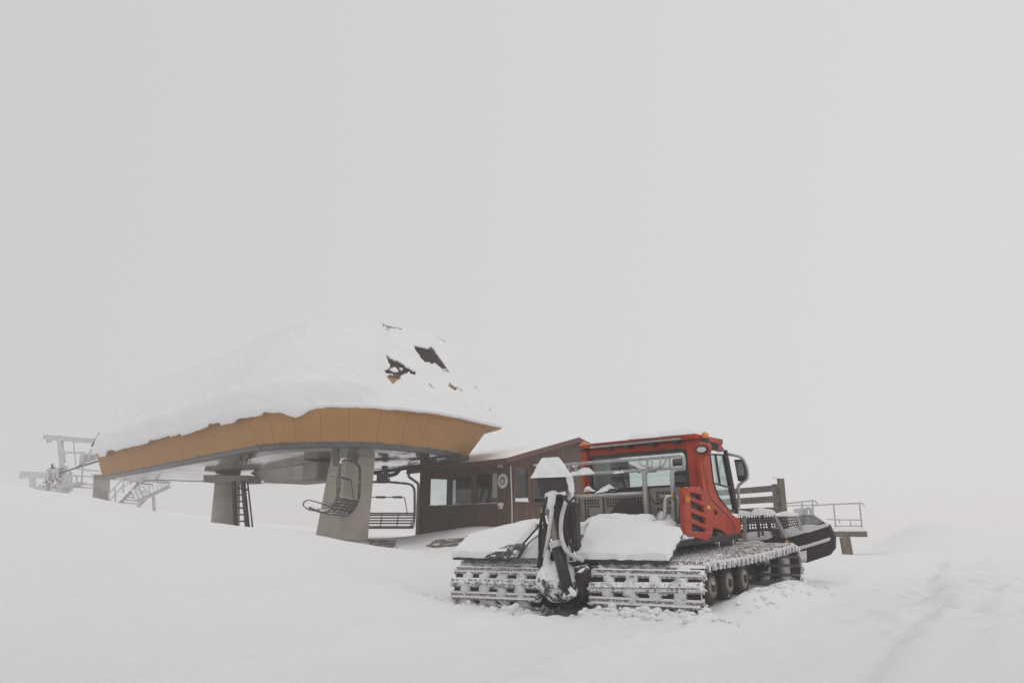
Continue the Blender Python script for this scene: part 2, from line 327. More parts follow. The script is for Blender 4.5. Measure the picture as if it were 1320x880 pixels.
def ground_z(x, y):
    x = np.asarray(x, float); y = np.asarray(y, float)
    z = base_z(x, y); lx, ly = cat_xy(x, y, z)
    near = 1 - sst(25, 60, np.hypot(x, y - 10))
    z = z + near * (.05 * fbm(x, y, 4., 3) + .022 * fbm(x + .5 * y, y, .9, 4, .6)) + .008 * near * fbm(x, y, .18, 2)
    ax = np.abs(lx)
    # lane pressed by the tracks, behind the machine
    lane = sst(.3, .5, ax) * (1 - sst(2.1, 2.35, ax)) * sst(.6, -.3, ly) * sst(-13, -1.5, ly)
    z = z - .03 * lane + .018 * lane * np.sin(ly * 2 * math.pi / .25 + 2 * vnoise(x, y, .5)) * (.5 + vnoise(x, y, .8))
    berm = (np.exp(-((ax - 2.45) / .22) ** 2) + .6 * np.exp(-((ax - .2) / .16) ** 2) * sst(.2, -.8, ly)) * (sst(2.2, .8, ly) + .25 * sst(5.6, 4., ly)) * sst(-12, -2, ly)
    z = z + berm * (.055 + .12 * fbm(x, y, .45, 4, .6))
    # churned snow round the tracks and on the trodden ground to the right
    ch = np.exp(-(np.maximum(0, np.maximum(ax - 2.3, np.maximum(-ly - .1, ly - 6))) / .8) ** 2)
    z = z + ch * (1 - .7 * sst(.6, 2., ly)) * (.10 * np.abs(fbm(x, y, .32, 4, .6)) + .02)
    z = z + (.03 + .16 * np.abs(fbm(x, y, .3, 4, .62))) * np.exp(-((ly + .22) / .22) ** 2) * sst(.25, .5, ax) * (1 - sst(2.1, 2.5, ax))
    z = z - .16 * np.exp(-(lx / .35) ** 2) * np.exp(-((ly + .1) / .9) ** 2)
    gro_ = sst(2.6, 2.9, lx) * (1 - sst(4.5, 4.8, lx)) * sst(9, 5, ly) * sst(-11, -3, ly)      # an older lane beside the machine
    z = z - .07 * gro_ + gro_ * (.06 * np.abs(fbm(x, y, .38, 4, .65)) + .004 * np.sin(ly * 2 * math.pi / .3 + 3 * vnoise(x, y, .6)))
    for c_, w_ in ((2.75, .16), (4.7, .22), (5.3, .14)): z = z + np.exp(-((lx + .25 * vnoise(x, y, 1.5) - c_) / w_) ** 2) * sst(9, 5, ly) * sst(-11, -4, ly) * (.02 + .06 * fbm(x, y, .55, 5, .65))
    rt = sst(2.6, 4.2, lx) * (1 - sst(7, 12, lx)) * sst(-2, 1, ly) * (1 - sst(16, 24, ly))
    z = z + rt * (.13 * np.abs(fbm(x, y, .7, 5, .64)) - .03)
    # old track edge crossing the right foreground
    e = x - (8.1 + (y - 14) * .653) + .7 * vnoise(x, y, 2.4) + .15 * vnoise(x, y, .5); z = z + .15 * sst(-.35, .15, e) * (1 - sst(2.5, 9, e)) * sst(4, 6.5, y) * (1 - sst(16.5, 21, y)) * near
    z = z + .40 * np.exp(-(np.abs(x - 16.3) / 1.45) ** 1.5 - ((y - 29.2) / 2.2) ** 2) - .30 * np.exp(-((x - 20.6) / 1.2) ** 2 - ((y - 31) / 3.5) ** 2) + .12 * np.exp(-((x - 18.6) / .8) ** 2 - ((y - 30) / 2.) ** 2)
    z = z + .13 * np.exp(-((lx - 2.38) / .25) ** 2) * sst(.0, .8, ly) * sst(4.3, 3.2, ly)
    # furrows from earlier passes
    z = z + near * .008 * np.sin((x * .81 - y * .58) * 2 * math.pi / 1.9 + 1.5 * vnoise(x, y, 3)) * sst(-4, 0, x) * (1 - sst(14, 18, y))
    return z
def graded(lo, hi, step, a, b, grow=1.09):
    c = list(np.arange(a, b + 1e-6, step)); s = step; p = b
    while p < hi: s *= grow; p += s; c.append(min(p, hi))
    s = step; p = a
    while p > lo: s *= grow; p -= s; c.insert(0, max(p, lo))
    return np.array(c)
gx = graded(-150, 150, .075, -6.5, 11.5); gy = graded(-22, 255, .075, 5.4, 18.5)
X, Y = np.meshgrid(gx, gy); Zg = ground_z(X, Y)
nx, ny = len(gx), len(gy)
vv = np.stack([X.ravel(), Y.ravel(), Zg.ravel()], 1); idx = np.arange(nx * ny).reshape(ny, nx)
ff = np.stack([idx[:-1, :-1], idx[:-1, 1:], idx[1:, 1:], idx[1:, :-1]], -1).reshape(-1, 4)
me = bpy.data.meshes.new('snow_ground'); me.vertices.add(len(vv)); me.vertices.foreach_set('co', vv.ravel())
me.loops.add(ff.size); me.loops.foreach_set('vertex_index', ff.ravel().astype(np.int32)); me.polygons.add(len(ff))
me.polygons.foreach_set('loop_start', np.arange(0, ff.size, 4).astype(np.int32)); me.polygons.foreach_set('loop_total', np.full(len(ff), 4, np.int32))
me.polygons.foreach_set('use_smooth', np.ones(len(ff), bool)); me.update(calc_edges=True); me.materials.append(M['snow'])
gro = bpy.data.objects.new('snow_ground', me); COL.objects.link(gro); tag(gro, kind='structure')
def gz(x, y): return float(ground_z(np.array([x]), np.array([y]))[0])

# ------------------------------------------------------------------ haze
hz = MB(); hz.box((-155, -24, float(Zg.min()) - 1.), (155, 258, 9.2))
mh = bpy.data.materials.new('fog'); mh.use_nodes = True; n = mh.node_tree.nodes; n.remove(n['Principled BSDF'])
pv = n.new('ShaderNodeVolumePrincipled'); pv.inputs['Color'].default_value = (.98, .955, .945, 1); pv.inputs['Density'].default_value = .0043; pv.inputs['Anisotropy'].default_value = .2
mh.node_tree.links.new(pv.outputs[0], n['Material Output'].inputs['Volume'])
tag(hz.build('haze', mh), kind='stuff')

# ================================================================== chairlift station
AX, BX = V(-.68, .735, 0).normalized(), V(.735, .68, 0).normalized()
st = thing('chairlift_station', (-4.55, 22.3, .8), 'large chairlift station with orange fascia and snow covered roof on a grey column', 'chairlift station')
Bk = [(-18.11, 32.0), (-7.32, 20.47), (-6.37, 19.92), (-5.57, 19.72), (-4.8, 19.66), (-4.07, 19.75), (-3.3, 20.25), (-2.32, 21.35), (-1.75, 22.35), (-1.45, 23.6), (-2.4, 25.8), (-11.9, 36.4)]
Tk = [(-18.3, 31.4), (-7.75, 20.25), (-6.6, 19.6), (-5.65, 19.42), (-4.75, 19.36), (-3.9, 19.46), (-2.95, 19.9), (-1.95, 20.85), (-1.3, 21.75), (-.72, 23.1), (-1.9, 25.9), (-11.7, 36.9)]
Ek = Tk[:8] + [(-1.25, 21.85), (-.36, 23.38), (-1.7, 26.0), (-11.7, 37.0)]        # the roof's eave: runs out into a corner on the right
Sk = [(-17.7, 32.9), (-6.75, 21.5), (-6.1, 21.25), (-5.5, 21.12), (-4.75, 21.06), (-4.05, 21.08), (-3.5, 21.62), (-2.85, 22.25), (-2.5, 22.75), (-2.2, 23.3), (-3.3, 25.6), (-13.0, 35.6)]
Rk = [(-15.6, 34.0)] + [(-5.6, 22.9)] * 2 + [(-5.1, 22.6)] * 2 + [(-4.6, 22.7)] * 3 + [(-4.2, 23.1)] * 2 + [(-5., 23.8), (-15.2, 34.2)]
ZB, ZT, ZS, ZR = 3.5, 4.4, 7.25, 7.35
def at_key(K, k):
    k = k % len(K); i = int(k); t = k - i; a, b = K[i], K[(i + 1) % len(K)]
    return (a[0] + (b[0] - a[0]) * t, a[1] + (b[1] - a[1]) * t)
FLARE = lambda k: .33 if k <= 6.5 or k > 10 else .33 + .32 * min(1, (k - 6.5) / 2.5) if k <= 9 else .5
def at_smooth(K, k):
    k = k % len(K); i = int(k); t = k - i
    if not 1 <= i <= 8: return at_key(K, k)
    p0, p1, p2, p3 = (K[j % len(K)] for j in (i - 1, i, i + 1, i + 2))
    if i == 1: p0 = (2 * p1[0] - p2[0], 2 * p1[1] - p2[1])
    if i == 8: p3 = (2 * p2[0] - p1[0], 2 * p2[1] - p1[1])
    return tuple(.5 * (2 * p1[c] + (p2[c] - p0[c]) * t + (2 * p0[c] - 5 * p1[c] + 4 * p2[c] - p3[c]) * t * t + (3 * p1[c] - p0[c] - 3 * p2[c] + p3[c]) * t ** 3) for c in (0, 1))
def outward(K, k):
    a, b = at_smooth(K, k - .02), at_smooth(K, k + .02); d = V(b[0] - a[0], b[1] - a[1], 0)
    return V(d.y, -d.x, 0).normalized()
cuts = [i / 11 for i in range(12)]
fine = [1 + 8 * i / 400 for i in range(401)]; L = [0.]
for a, b in zip(fine, fine[1:]): L.append(L[-1] + (Vector(at_smooth(Bk, b)) - Vector(at_smooth(Bk, a))).length)
for j in range(1, 12):
    s = L[-1] * j / 11; i = next(q for q in range(len(L)) if L[q] >= s - 1e-9); cuts.append(fine[i])
cuts += [9.5, 10.] + [10 + i / 10 for i in range(1, 11)] + [11 + i / 6 for i in range(1, 7)]
for a, b in zip(cuts, cuts[1:]):
    mb = MB(); n = max(1, int(round((b - a) * 5))) if 1 <= a < 9 else 1
    pr = random.uniform(0, .008); g = .0035 / max(.2, (Vector(at_smooth(Bk, b)) - Vector(at_smooth(Bk, a))).length) * (b - a)
    def pt(K, k, z, ins):
        fl = FLARE(k) if K is Tk else 0
        q = at_smooth(Bk, k); o = outward(Bk, k if .03 < k < 11.9 else .05); return (q[0] + o.x * (fl - ins), q[1] + o.y * (fl - ins), z)
    for i in range(n):
        k0, k1 = a + g + (b - a - 2 * g) * i / n, a + g + (b - a - 2 * g) * (i + 1) / n
        ko = lambda K, z, d: [pt(K, k0, z, -pr), pt(K, k1, z, -pr), pt(K, k1, z, d), pt(K, k0, z, d)]
        mb.hexa(ko(Bk, ZB + random.uniform(-.004, .004), .035), ko(Tk, ZT, .035))
    mb.build('fascia_panel', M['orange'], st)
# backing behind the panel joints, grey rim and glossy soffit
KS = [i / 4 for i in range(4)] + [1 + i / 5 for i in range(40)] + [9 + i / 4 for i in range(12)]
def loop(K, z, ins, sm=True):
    ks = KS
    out = []
    for k in ks:
        q = at_smooth(K, k); o = outward(K, k if k else .05); out.append((q[0] - o.x * ins, q[1] - o.y * ins, z))
    return out
def band(mb, l0, l1):
    n = len(l0); o = len(mb.v); mb.v += l0 + l1
    for i in range(n): mb.f.append((o + i, o + (i + 1) % n, o + n + (i + 1) % n, o + n + i))
    return mb
band(MB(), loop(Bk, ZB + .03, .06), [(lambda q, o: (q[0] + o.x * (FLARE(k) - .06), q[1] + o.y * (FLARE(k) - .06), ZT))(at_smooth(Bk, k), outward(Bk, k if k else .05)) for k in KS]).build('fascia_backing', M['orange'], st)
mb = MB(); band(mb, loop(Bk, ZB - .035, .0), loop(Bk, ZB - .006, .0)); band(mb, loop(Bk, ZB - .006, .0), loop(Bk, ZB - .006, .2)); band(mb, loop(Bk, ZB - .035, .06), loop(Bk, ZB - .035, .0))
band(mb, loop(Bk, ZB - .12, .1), loop(Bk, ZB - .035, .06)); band(mb, loop(Bk, ZB - .15, .3), loop(Bk, ZB - .12, .1))
mb.build('rim', M['rim'], st, smooth=False)
sl = [loop(Bk, ZB - .148, .28), loop(Bk, ZB - .185, .75), loop(Bk, ZB - .20, 1.5)]
mb = MB(); band(mb, sl[1], sl[0]); band(mb, sl[2], sl[1]); mb.f.append(tuple(range(2 * len(sl[0]) * 2 - len(sl[0]), 2 * len(sl[0]) * 2))[::-1])
mb.build('soffit', M['soffit'], st)
for k in [i * .09 for i in range(1, 11)] + [1.3 + i * .7 for i in range(11)]:                 # clips under the fascia edge
    q = at_smooth(Bk, k); o = outward(Bk, k); t = V(-o.y, o.x, 0); c = V(q[0], q[1], ZB - .015) + o * .012
    MB().bar(c - t * .1, c + t * .1, .03, .035).build('clip', M['rim'], st)
# roof sheet under the snow
def roof_pt(k, t, lift=0.):
    e, s = at_key(Ek, k), at_key(Sk, k)
    if k < 7.99: e2 = at_smooth(Ek, k) if 1 <= k else e; e = e2
    o = outward(Ek, k); p = V(e[0] + (s[0] - e[0]) * t, e[1] + (s[1] - e[1]) * t, ZT + (ZS - ZT) * t)
    nrm = (o * .85 + V(0, 0, .5)).normalized(); return p + nrm * lift
ks = [i / 6 for i in range(6)] + [1 + i / 6 for i in range(48)] + [9 + i / 6 for i in range(18)]
mb = MB(); nk = len(ks)
rows = [[tuple(roof_pt(k, t)) for k in ks] for t in (0, .5, 1)]
for r0, r1 in zip(rows, rows[1:]): band(mb, r0, r1)
rr = [(lambda q: (q[0], q[1], ZR))(at_key(Rk, k)) for k in ks]; band(mb, rows[-1], rr)
under = [tuple(V(*p) - V(0, 0, .05)) for p in rows[0]]; inn = loop(Tk, ZT - .05, .3); band(mb, under, rows[0])
cen = len(mb.v); mb.v += under + [(q[0], q[1], ZT - .05) for q in (at_key(Sk, k) for k in ks)]
for i in range(nk): j = (i + 1) % nk; mb.f.append((cen + nk + i, cen + nk + j, cen + j, cen + i))
mb.build('roof', M['roof_sheet'], st)
def facet(s, t, lift): return roof_pt(5 + 4 * s, t, lift)
def window_on_roof(Q):
    mb = MB(); n = 12
    q = lambda u, v, l: tuple(facet(*lerp(lerp(Q[0], Q[1], u), lerp(Q[3], Q[2], u), v), l))
    mb.grid(lambda u, v: q(u, v, .03), n, 8); w = mb.build('roof_window', M['window_dark'], st); m = w.modifiers.new('t', 'SOLIDIFY'); m.thickness = .03; m.offset = -1
    fr = MB(); e = [q(u / 10, 0, .035) for u in range(11)] + [q(1, v / 8, .035) for v in range(1, 9)] + [q(1 - u / 10, 1, .035) for u in range(1, 11)] + [q(0, 1 - v / 8, .035) for v in range(1, 8)]
    fr.tube(e, .03, 5, closed=True); fr.build('frame', M['rim'], w); return w
window_on_roof([(.31, .545), (.70, .56), (.60, .815), (.30, .80)])
window_on_roof([(.075, .375), (.40, .375), (.35, .60), (.07, .60)])
# snow on the roof
sk = [i / 170 for i in range(170)] + [1 + i / 28 for i in range(224)] + [9 + i / 20 for i in range(60)]
NT = 70
def in_poly(x, y, P):
    c = False
    for i in range(len(P)):
        (x1, y1), (x2, y2) = P[i], P[i - 1]
        if (y1 > y) != (y2 > y) and x < (x2 - x1) * (y - y1) / (y2 - y1) + x1: c = not c
    return c
HOLES = [[(.338, .775), (.575, .80), (.70, .575), (.64, .57), (.575, .562), (.53, .59), (.475, .585), (.41, .575), (.363, .688)],
         [(.088, .588), (.15, .55), (.225, .525), (.275, .463), (.345, .425), (.325, .388), (.263, .4), (.2, .355), (.163, .375), (.088, .375), (.138, .45)],
         [(.09, .345), (.155, .375), (.22, .38), (.188, .312), (.163, .235), (.125, .288)], [(.638, .413), (.675, .375), (.738, .35), (.688, .312), (.625, .338)], [(.725, .35), (.8, .325), (.75, .318)], [(.41, .33), (.445, .27), (.44, .255), (.415, .29)], [(.02, .975), (.2, .985), (.26, .965), (.12, .955), (.03, .945)], [(.04, .935), (.12, .94), (.09, .92)], [(.64, .985), (.86, .985), (.9, .955), (.8, .97)], [(.94, .90), (.965, .86), (.955, .85)], [(.955, .46), (.985, .42), (.97, .41)], [(.96, .2), (.98, .17), (.97, .15)]]
FLECK = [[(.12, .43), (.17, .46), (.2, .41), (.15, .40)], [(.2, .46), (.235, .465), (.22, .43)], [(.28, .43), (.30, .41), (.27, .405)]]
mb = MB(); NS = len(sk)
def snow_row(k):
    nose = 5 <= k <= 9.05; out = []
    q = at_smooth(Ek, k) if 1 <= k < 7.99 else at_key(Ek, k); o = outward(Ek, k if k else .05); e = V(q[0], q[1], ZT)
    s_len = k * 15 if k < 1 else 15 + (k - 1) * 1.1 if k < 9 else 24 + (k - 9) * 8
    seg = s_len / 1.05 + .6 * float(vnoise(s_len, 4.2, 2.1)); b = math.floor(seg); fr_ = seg - b; h = lambda n: math.sin(n * 12.9898) * 43758.5453 % 1
    rag = .02 + .17 * h(b) + .10 * (h(b + 40) - .35) * fr_ + .05 * float(vnoise(s_len, 1.7, .22)) + .03 * float(vnoise(s_len, 8.7, .1))
    q_ = .012 + .05 * float(fbm(s_len, 3.3, .8, 4, .6)); wn = min(1, max(0, (k - 2.6) / .8)); drip = rag * (1 - wn) + q_ * wn
    if k < 1: drip += .07 * (1 - abs(k - .55))
    if 2.2 < k < 3.2: drip += .12 * math.sin((k - 2.2) * math.pi) ** 2
    drip = max(-.02, drip)
    jag = .3
    nf = (min(1, max(0, (k - 4.5) / .9)) if k < 8 else min(1, max(0, (9.6 - k) / .5))); nf = nf * nf * (3 - 2 * nf); th = .20 + (.085 - .20) * nf
    th = max(.06, th + .07 * float(fbm(s_len, 9.1, 1.2, 3)))
    out += [e + o * .012 + V(0, 0, -drip), e + o * .04 + V(0, 0, -drip - .005), e + o * .07 + V(0, 0, -drip + .03), e + o * .085 + V(0, 0, -drip * .5 + .07)]
    for j in range(1, NT + 1):
        t = j / NT; l = .07 + (th - .07) * min(1, t * 5) + .06 * math.exp(-((t - .16) / .12) ** 2) * (1 - nf) + .08 * (1 - nf) * math.sin(math.pi * min(1, t * 1.1)) + .02 * float(fbm(s_len + 5 * t, t * 3.6, .35, 3, .6)) + (.028 - .012 * nf) * float(fbm(s_len, t * 3.6, 1.3, 4, .5)) * 2
        out.append(roof_pt(k, t, l))
    p = out[-1]; r = at_key(Rk, k)
    for j in range(1, 7): t = j / 6; out.append(V(p.x + (r[0] - p.x) * t, p.y + (r[1] - p.y) * t, p.z + (ZR + .22 - p.z) * math.sin(t * math.pi / 2)))
    return out
for k in sk: mb.v += [tuple(p) for p in snow_row(k)]
NR = NT + 10
for i in range(NS):
    k = (sk[i] + (sk[i + 1] if i + 1 < NS else 12.)) / 2
    for j in range(NR - 1):
        if 5 <= k <= 9 and j >= 4:
            s, t = (k - 5) / 4, (j - 3.5) / NT
            wob = .016 * float(vnoise(s * 10, t * 10, .35)) * 2
            if any(in_poly(s + wob, t - wob, H) for H in HOLES) and not any(in_poly(s, t, H) for H in FLECK): continue
        a, b = i * NR + j, ((i + 1) % NS) * NR + j; mb.f.append((a, b, b + 1, a + 1))
sc = mb.build('snow_cover', M['snow'], st, smooth=True); so = sc.modifiers.new('thickness', 'SOLIDIFY'); so.thickness = .05; so.offset = -1
# main column, head and arm
cb = [V(-5.05, 21.4, .3)]; cb += [cb[0] + BX * 1.0, cb[0] + BX * 1.0 + AX * 1.5, cb[0] + AX * 1.5]
n0 = V(-4.93, 21.48, 3.32); ct = [n0, n0 + BX * .98, n0 + BX * .98 + AX * .98, n0 + AX * .98]
MB().hexa(cb, ct).build('column', M['concrete'], st, bevel=.015)
fb = V(-5.08, 21.34, .3); MB().hexa([fb, fb + BX * 1.1, fb + BX * 1.1 + AX * 1.6, fb + AX * 1.6], [p + V(0, 0, .58) for p in (fb, fb + BX * 1.1, fb + BX * 1.1 + AX * 1.6, fb + AX * 1.6)]).build('foundation', M['concrete_far'], st, bevel=.02)
h0 = (-5.32, 22.60, 2.67); h1 = (-6.46, 23.60, 2.77); hd = V(*h1)
arm = [V(*(-6.54, 23.70, 2.8)), V(*(-9.35, 27.60, 2.9)), V(*(-10.32, 28.40, 3.34)), V(*(-6.53, 23.70, 3.3))]
MB().prism(arm, BX * 1.7).build('support_arm', M['pillar'], st, bevel=.02)
hb = V(-6.15, 22.75, 2.72)
MB().hexa([hb, hb + BX * 1.5 - AX * .0, hb + BX * 1.5 + AX * 1.0, hb + AX * 1.0], [p + V(0, 0, .56) for p in (hb, hb + BX * 1.5, hb + BX * 1.5 + AX * 1.0, hb + AX * 1.0)]).build('arm_head', M['concrete_far'], st, bevel=.06)
# rear pillar with cross beam and ladder
MB().cyl((-11.2, 28.9, .3), (-11.3, 28.8, 3.30), .57, 24, .47).build('pillar', M['pillar'], st, smooth=True)
MB().hexa([V(*(-11.93, 28.04, 2.96)), V(*(-9.97, 27.43, 2.92)), V(*(-9.97, 27.43, 2.92)) + V(.2, .9, 0), V(*(-11.93, 28.04, 2.96)) + V(.2, .9, 0)], [V(*(-11.96, 28.04, 3.23)), V(*(-9.99, 27.43, 3.17)), V(*(-9.99, 27.43, 3.17)) + V(.2, .9, 0), V(*(-11.96, 28.04, 3.23)) + V(.2, .9, 0)]).build('cross_beam', M['concrete_far'], st, bevel=.02)
lad = bpy.data.objects.new('ladder', None); COL.objects.link(lad); lad.parent = st; lad['_o'] = st['_o']
l0, l1, r0, r1 = V(*(-10.46, 27.26, 2.94)), V(*(-10.10, 27.00, 1.13)), V(*(-10.05, 27.09, 2.93)), V(*(-9.6, 26.83, 1.13))
MB().bar(l0, l1, .08, .16).build('side_rail', M['dark_steel'], lad); MB().bar(r0, r1, .10, .16).build('side_rail', M['dark_steel'], lad)
for i in range(7):
    t = .15 + i * .131; MB().tube([l0.lerp(l1, t), r0.lerp(r1, t)], .03, 6).build('rung', M['dark_steel'], lad)
MB().tube([(-9.78, 26.83, 2.91), (-9.32, 26.57, 1.13)], .03, 6).tube([(-9.89, 26.92, 2.49), (-9.77, 26.83, 2.6), (-9.74, 26.83, 2.66)], .025, 6).build('handrail', M['dark_steel'], lad)
# guide rail and bull wheel rim under the soffit
MB().tube(round_path([(-6.13, 26.00, 3.02), (-4.64, 25.00, 3.09), (-3.79, 24.20, 3.13), (-2.47, 23.00, 3.21), (-1.7, 22.50, 3.27), (-1.41, 22.60, 3.33)], .5), .065, 8).build('guide_rail', M['dark_steel'], st, smooth=True)
MB().tube(round_path([(-4.76, 25.20, 3.09), (-4.17, 24.80, 2.96), (-3.9, 24.40, 3), (-3.77, 24.20, 3.12)], .5), .07, 8).build('guide_bracket', M['dark_steel'], st, smooth=True)
MB().hexa(*[[V(*p) + V(0, 0, dz) for p in ((-1.67, 22.20, 3.16), (-1.33, 22.40, 3.25), (-1.36, 23.00, 3.33), (-1.72, 22.80, 3.24))] for dz in (0, .13)]).build('guide_end', M['black'], st, bevel=.02)
# rope wheels sticking out of the far end
ew = bpy.data.objects.new('rope_guide', None); COL.objects.link(ew); ew.parent = st; ew['_o'] = st['_o']
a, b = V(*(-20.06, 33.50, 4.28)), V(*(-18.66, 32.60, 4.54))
MB().bar(a, b, .12, .35).build('arm', M['fog_pale_steel'], ew)
for t in (.25, .6): c = a.lerp(b, t) + V(0, 0, .12); MB().cyl(c - BX * .12, c + BX * .12, .26, 14).build('wheel', M['fog_pale_rime'], ew)
MB().tube([(-20.11, 33.50, 4.6), (-19.84, 33.50, 4.06)], .05, 6).build('arm', M['fog_pale_steel'], ew)
MB().tube([(-19.36, 33.00, 4.9), (-19.21, 33.20, 5.54)], .04, 6).build('rod', M['dark_steel'], st)

# ================================================================== chairs
def make_chair():
    W = 1.24
    t = thing('lift_chair', (0, 0, 0), 'snowy lift chair hanging before the grey column and turned to the left', 'lift chair', 'lift chairs under the station', local=True)
    for y in [.02 + .085 * i for i in range(6)]: MB().bar((-W, y, .02 + .10 * (y - .25) ** 2), (W, y, .02 + .10 * (y - .25) ** 2), .055, .025).build('seat_slat', M['chair'], t)
    for i in range(4): z = .13 + .10 * i; MB().bar((-W, -.07 - .05 * i, z), (W, -.07 - .05 * i, z), .025, .055).build('back_slat', M['chair'], t)
    MB().tube([(-W, .47, -.02), (W, .47, -.02)], .03, 6).tube([(-W, -.02, -.03), (W, -.02, -.03)], .035, 6).tube([(-W, -.26, .5), (W, -.26, .5)], .03, 6).build('seat_frame', M['chair'], t)
    for i in range(1, 4):
        x = -W + 2 * W * i / 4; MB().tube(round_path([(x, .5, -.01), (x, -.02, -.02), (x, -.27, .5)], .15, 3), .022, 6).build('rib', M['chair'], t)
    for sx in (-1, 1):
        MB().tube(round_path([(sx * W, .52, .02), (sx * W, -.06, -.03), (sx * W, -.25, .5), (sx * W, .02, 1.56), (sx * .12, .02, 1.66)], .3, 5), .045, 8).build('side_frame', M['chair'], t, smooth=True)
        MB().tube(round_path([(sx * (W + .02), -.12, .20), (sx * (W + .05), .62, .24), (sx * (W + .05), .74, .06), (sx * (W + .04), .48, -.05), (sx * W, .3, -.02)], .16, 4), .02, 6).build('arm_loop', M['chair'], t, smooth=True)
    MB().tube(round_path([(0, .02, 1.62), (0, .02, 1.8), (0, .0, 2.02)], .1), .06, 8).build('hanger', M['chair'], t, smooth=True)
    g = MB().box((-.19, -.13, 1.60), (.19, .15, 1.92)).build('grip', M['chair'], t, bevel=.03)
    MB().cyl((-.28, .0, 1.72), (-.19, .0, 1.72), .09, 12).build('knob', M['chair'], g)
    s = MB().tube(round_path([(-W * .80, -.16, .42), (-W * .72, .10, 1.08), (W * .72, .10, 1.08), (W * .80, -.16, .42)], .06, 3), .018, 6).build('safety_bar', M['chair'], t)
    for x in (-.62, .0, .62):
        MB().tube([(x - .17, .10, 1.08), (x + .17, .10, 1.08)], .042, 8).build('grip_pad', M['chair'], s)
        MB().tube([(x, .10, 1.08), (x, .34, 1.06)], .02, 6).build('foot_rest', M['chair'], s)
    return t
ch = make_chair()
ch.location = (-4.86, 20.4, 1.60); ch.rotation_euler = (rad(13), 0, rad(88)); ch.scale = (.9, .9, .9)
c2 = ch.copy(); COL.objects.link(c2); c2.scale = (.88, .88, .88); c2.location = (-4.33, 24.2, 1.26); c2.rotation_euler = (0, 0, rad(178))
tag(c2, 'lift chair seen square on between the grey column and the brown hut', 'lift chair', 'lift chairs under the station')
for o in list(ch.children):
    c = copy_part(o, c2)
    for q in o.children: copy_part(q, c)
MB().bar((-5.11, 20.60, 3.54), (-5, 20.60, 2.93), .16, .22).build('hanger_rod', M['rim'], st)
MB().bar((-4.28, 24.30, 3.25), (-4.27, 24.30, 2.92), .18, .18).build('hanger_rod', M['rim'], st)

# ================================================================== hut
HR = Matrix.Rotation(math.atan2(-.748, .664), 3, 'Z')
hut = thing('wooden_hut', (-.07, 22.8, .8), 'brown wooden lift hut with red trimmed snowy gable roof beside the station', 'hut', rot=HR, local=True)
XL, YD, ZE, ZA, Y0 = -4.94, 5.76, 2.50, 3.30, 2.88            # left end, depth, eave and apex height above the origin, ridge
FW = [(-4.33, -3.24, 1.18, 2.13), (-3.06, -1.88, 1.18, 2.13), (-1.67, -.55, 1.18, 2.13)]
GW = [(.19, .74, 1.22, 2.28), (1.0, 1.75, 1.22, 2.25)]
LW = [(.12, 1.75, .95, 2.2)]
def clad(place, a, b, top, holes, m, name='board_cladding', w=.12):
    mb = MB(); x = a; i = 0
    while x < b - 1e-6:
        x1 = min(b, x + w); segs = [(-.5, None)]
        c = (x + x1) / 2; h = [q for q in holes if q[0] - .01 < c < q[1] + .01]
        spans = [(-.5, h[0][2]), (h[0][3], None)] if h else [(-.5, None)]
        d = .02 + .006 * (i % 2) + random.uniform(0, .004)
        for z0, z1 in spans:
            t0, t1 = (z1, z1) if z1 is not None else (top(x), top(x1))
            g = .003
            mb.hexa([place(x + g, -d, z0), place(x1 - g, -d, z0), place(x1 - g, .05, z0), place(x + g, .05, z0)], [place(x + g, -d, t0), place(x1 - g, -d, t1), place(x1 - g, .05, t1), place(x + g, .05, t0)])
        x = x1; i += 1
    o = mb.build(name, m, hut); tag(o, kind='stuff'); return o
front = lambda x, y, z: (x, y, z); gable = lambda u, y, z: (-y, u, z)
topg = lambda u: ZE + .0 + (ZA - ZE) * (1 - abs(u - Y0) / Y0)
clad(front, XL, 0, lambda x: ZE, FW, M['wood'])
clad(gable, .0, 2.12, topg, GW, M['wood']); clad(gable, 2.12, YD, topg, [], M['wood_gable'])
lw = lambda u, y, z: (XL + y, u, z)
clad(lw, 0, YD, topg, LW, M['wood'], w=.24)
MB().box((XL, YD - .05, -.5), (0, YD, ZE)).build('back_wall', M['wood'], hut)
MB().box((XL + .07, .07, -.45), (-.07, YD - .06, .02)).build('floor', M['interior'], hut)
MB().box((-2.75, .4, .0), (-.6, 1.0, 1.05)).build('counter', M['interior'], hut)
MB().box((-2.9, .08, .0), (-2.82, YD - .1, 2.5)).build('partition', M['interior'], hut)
for k, (a, b, c, d) in enumerate(FW):
    fr = MB(); e = .06
    fr.box((a - e, -.055, c - .02), (a, .03, d + e)).box((b, -.055, c - .02), (b + e, .03, d + e)).box((a, -.052, d), (b, .03, d + e)).box((a - e - .02, -.07, c - .07), (b + e + .02, .04, c - .0))
    f = fr.build('window_frame', M['wood_gable'] if k else M['wood'], hut)
    MB().box((a + .002, .0, c + .002), (b - .002, .008, d - .002)).build('pane', M['clear'] if k == 0 else M['hut_glass'], f)
    snow_pad([(a - .07, -.068, c + .001), (b + .07, -.068, c + .001), (b + .07, -.01, c + .001), (a - .07, -.01, c + .001)], .025, 24, 4, k, .012, edge=.03).build('sill_snow', M['snow'], f, smooth=True)
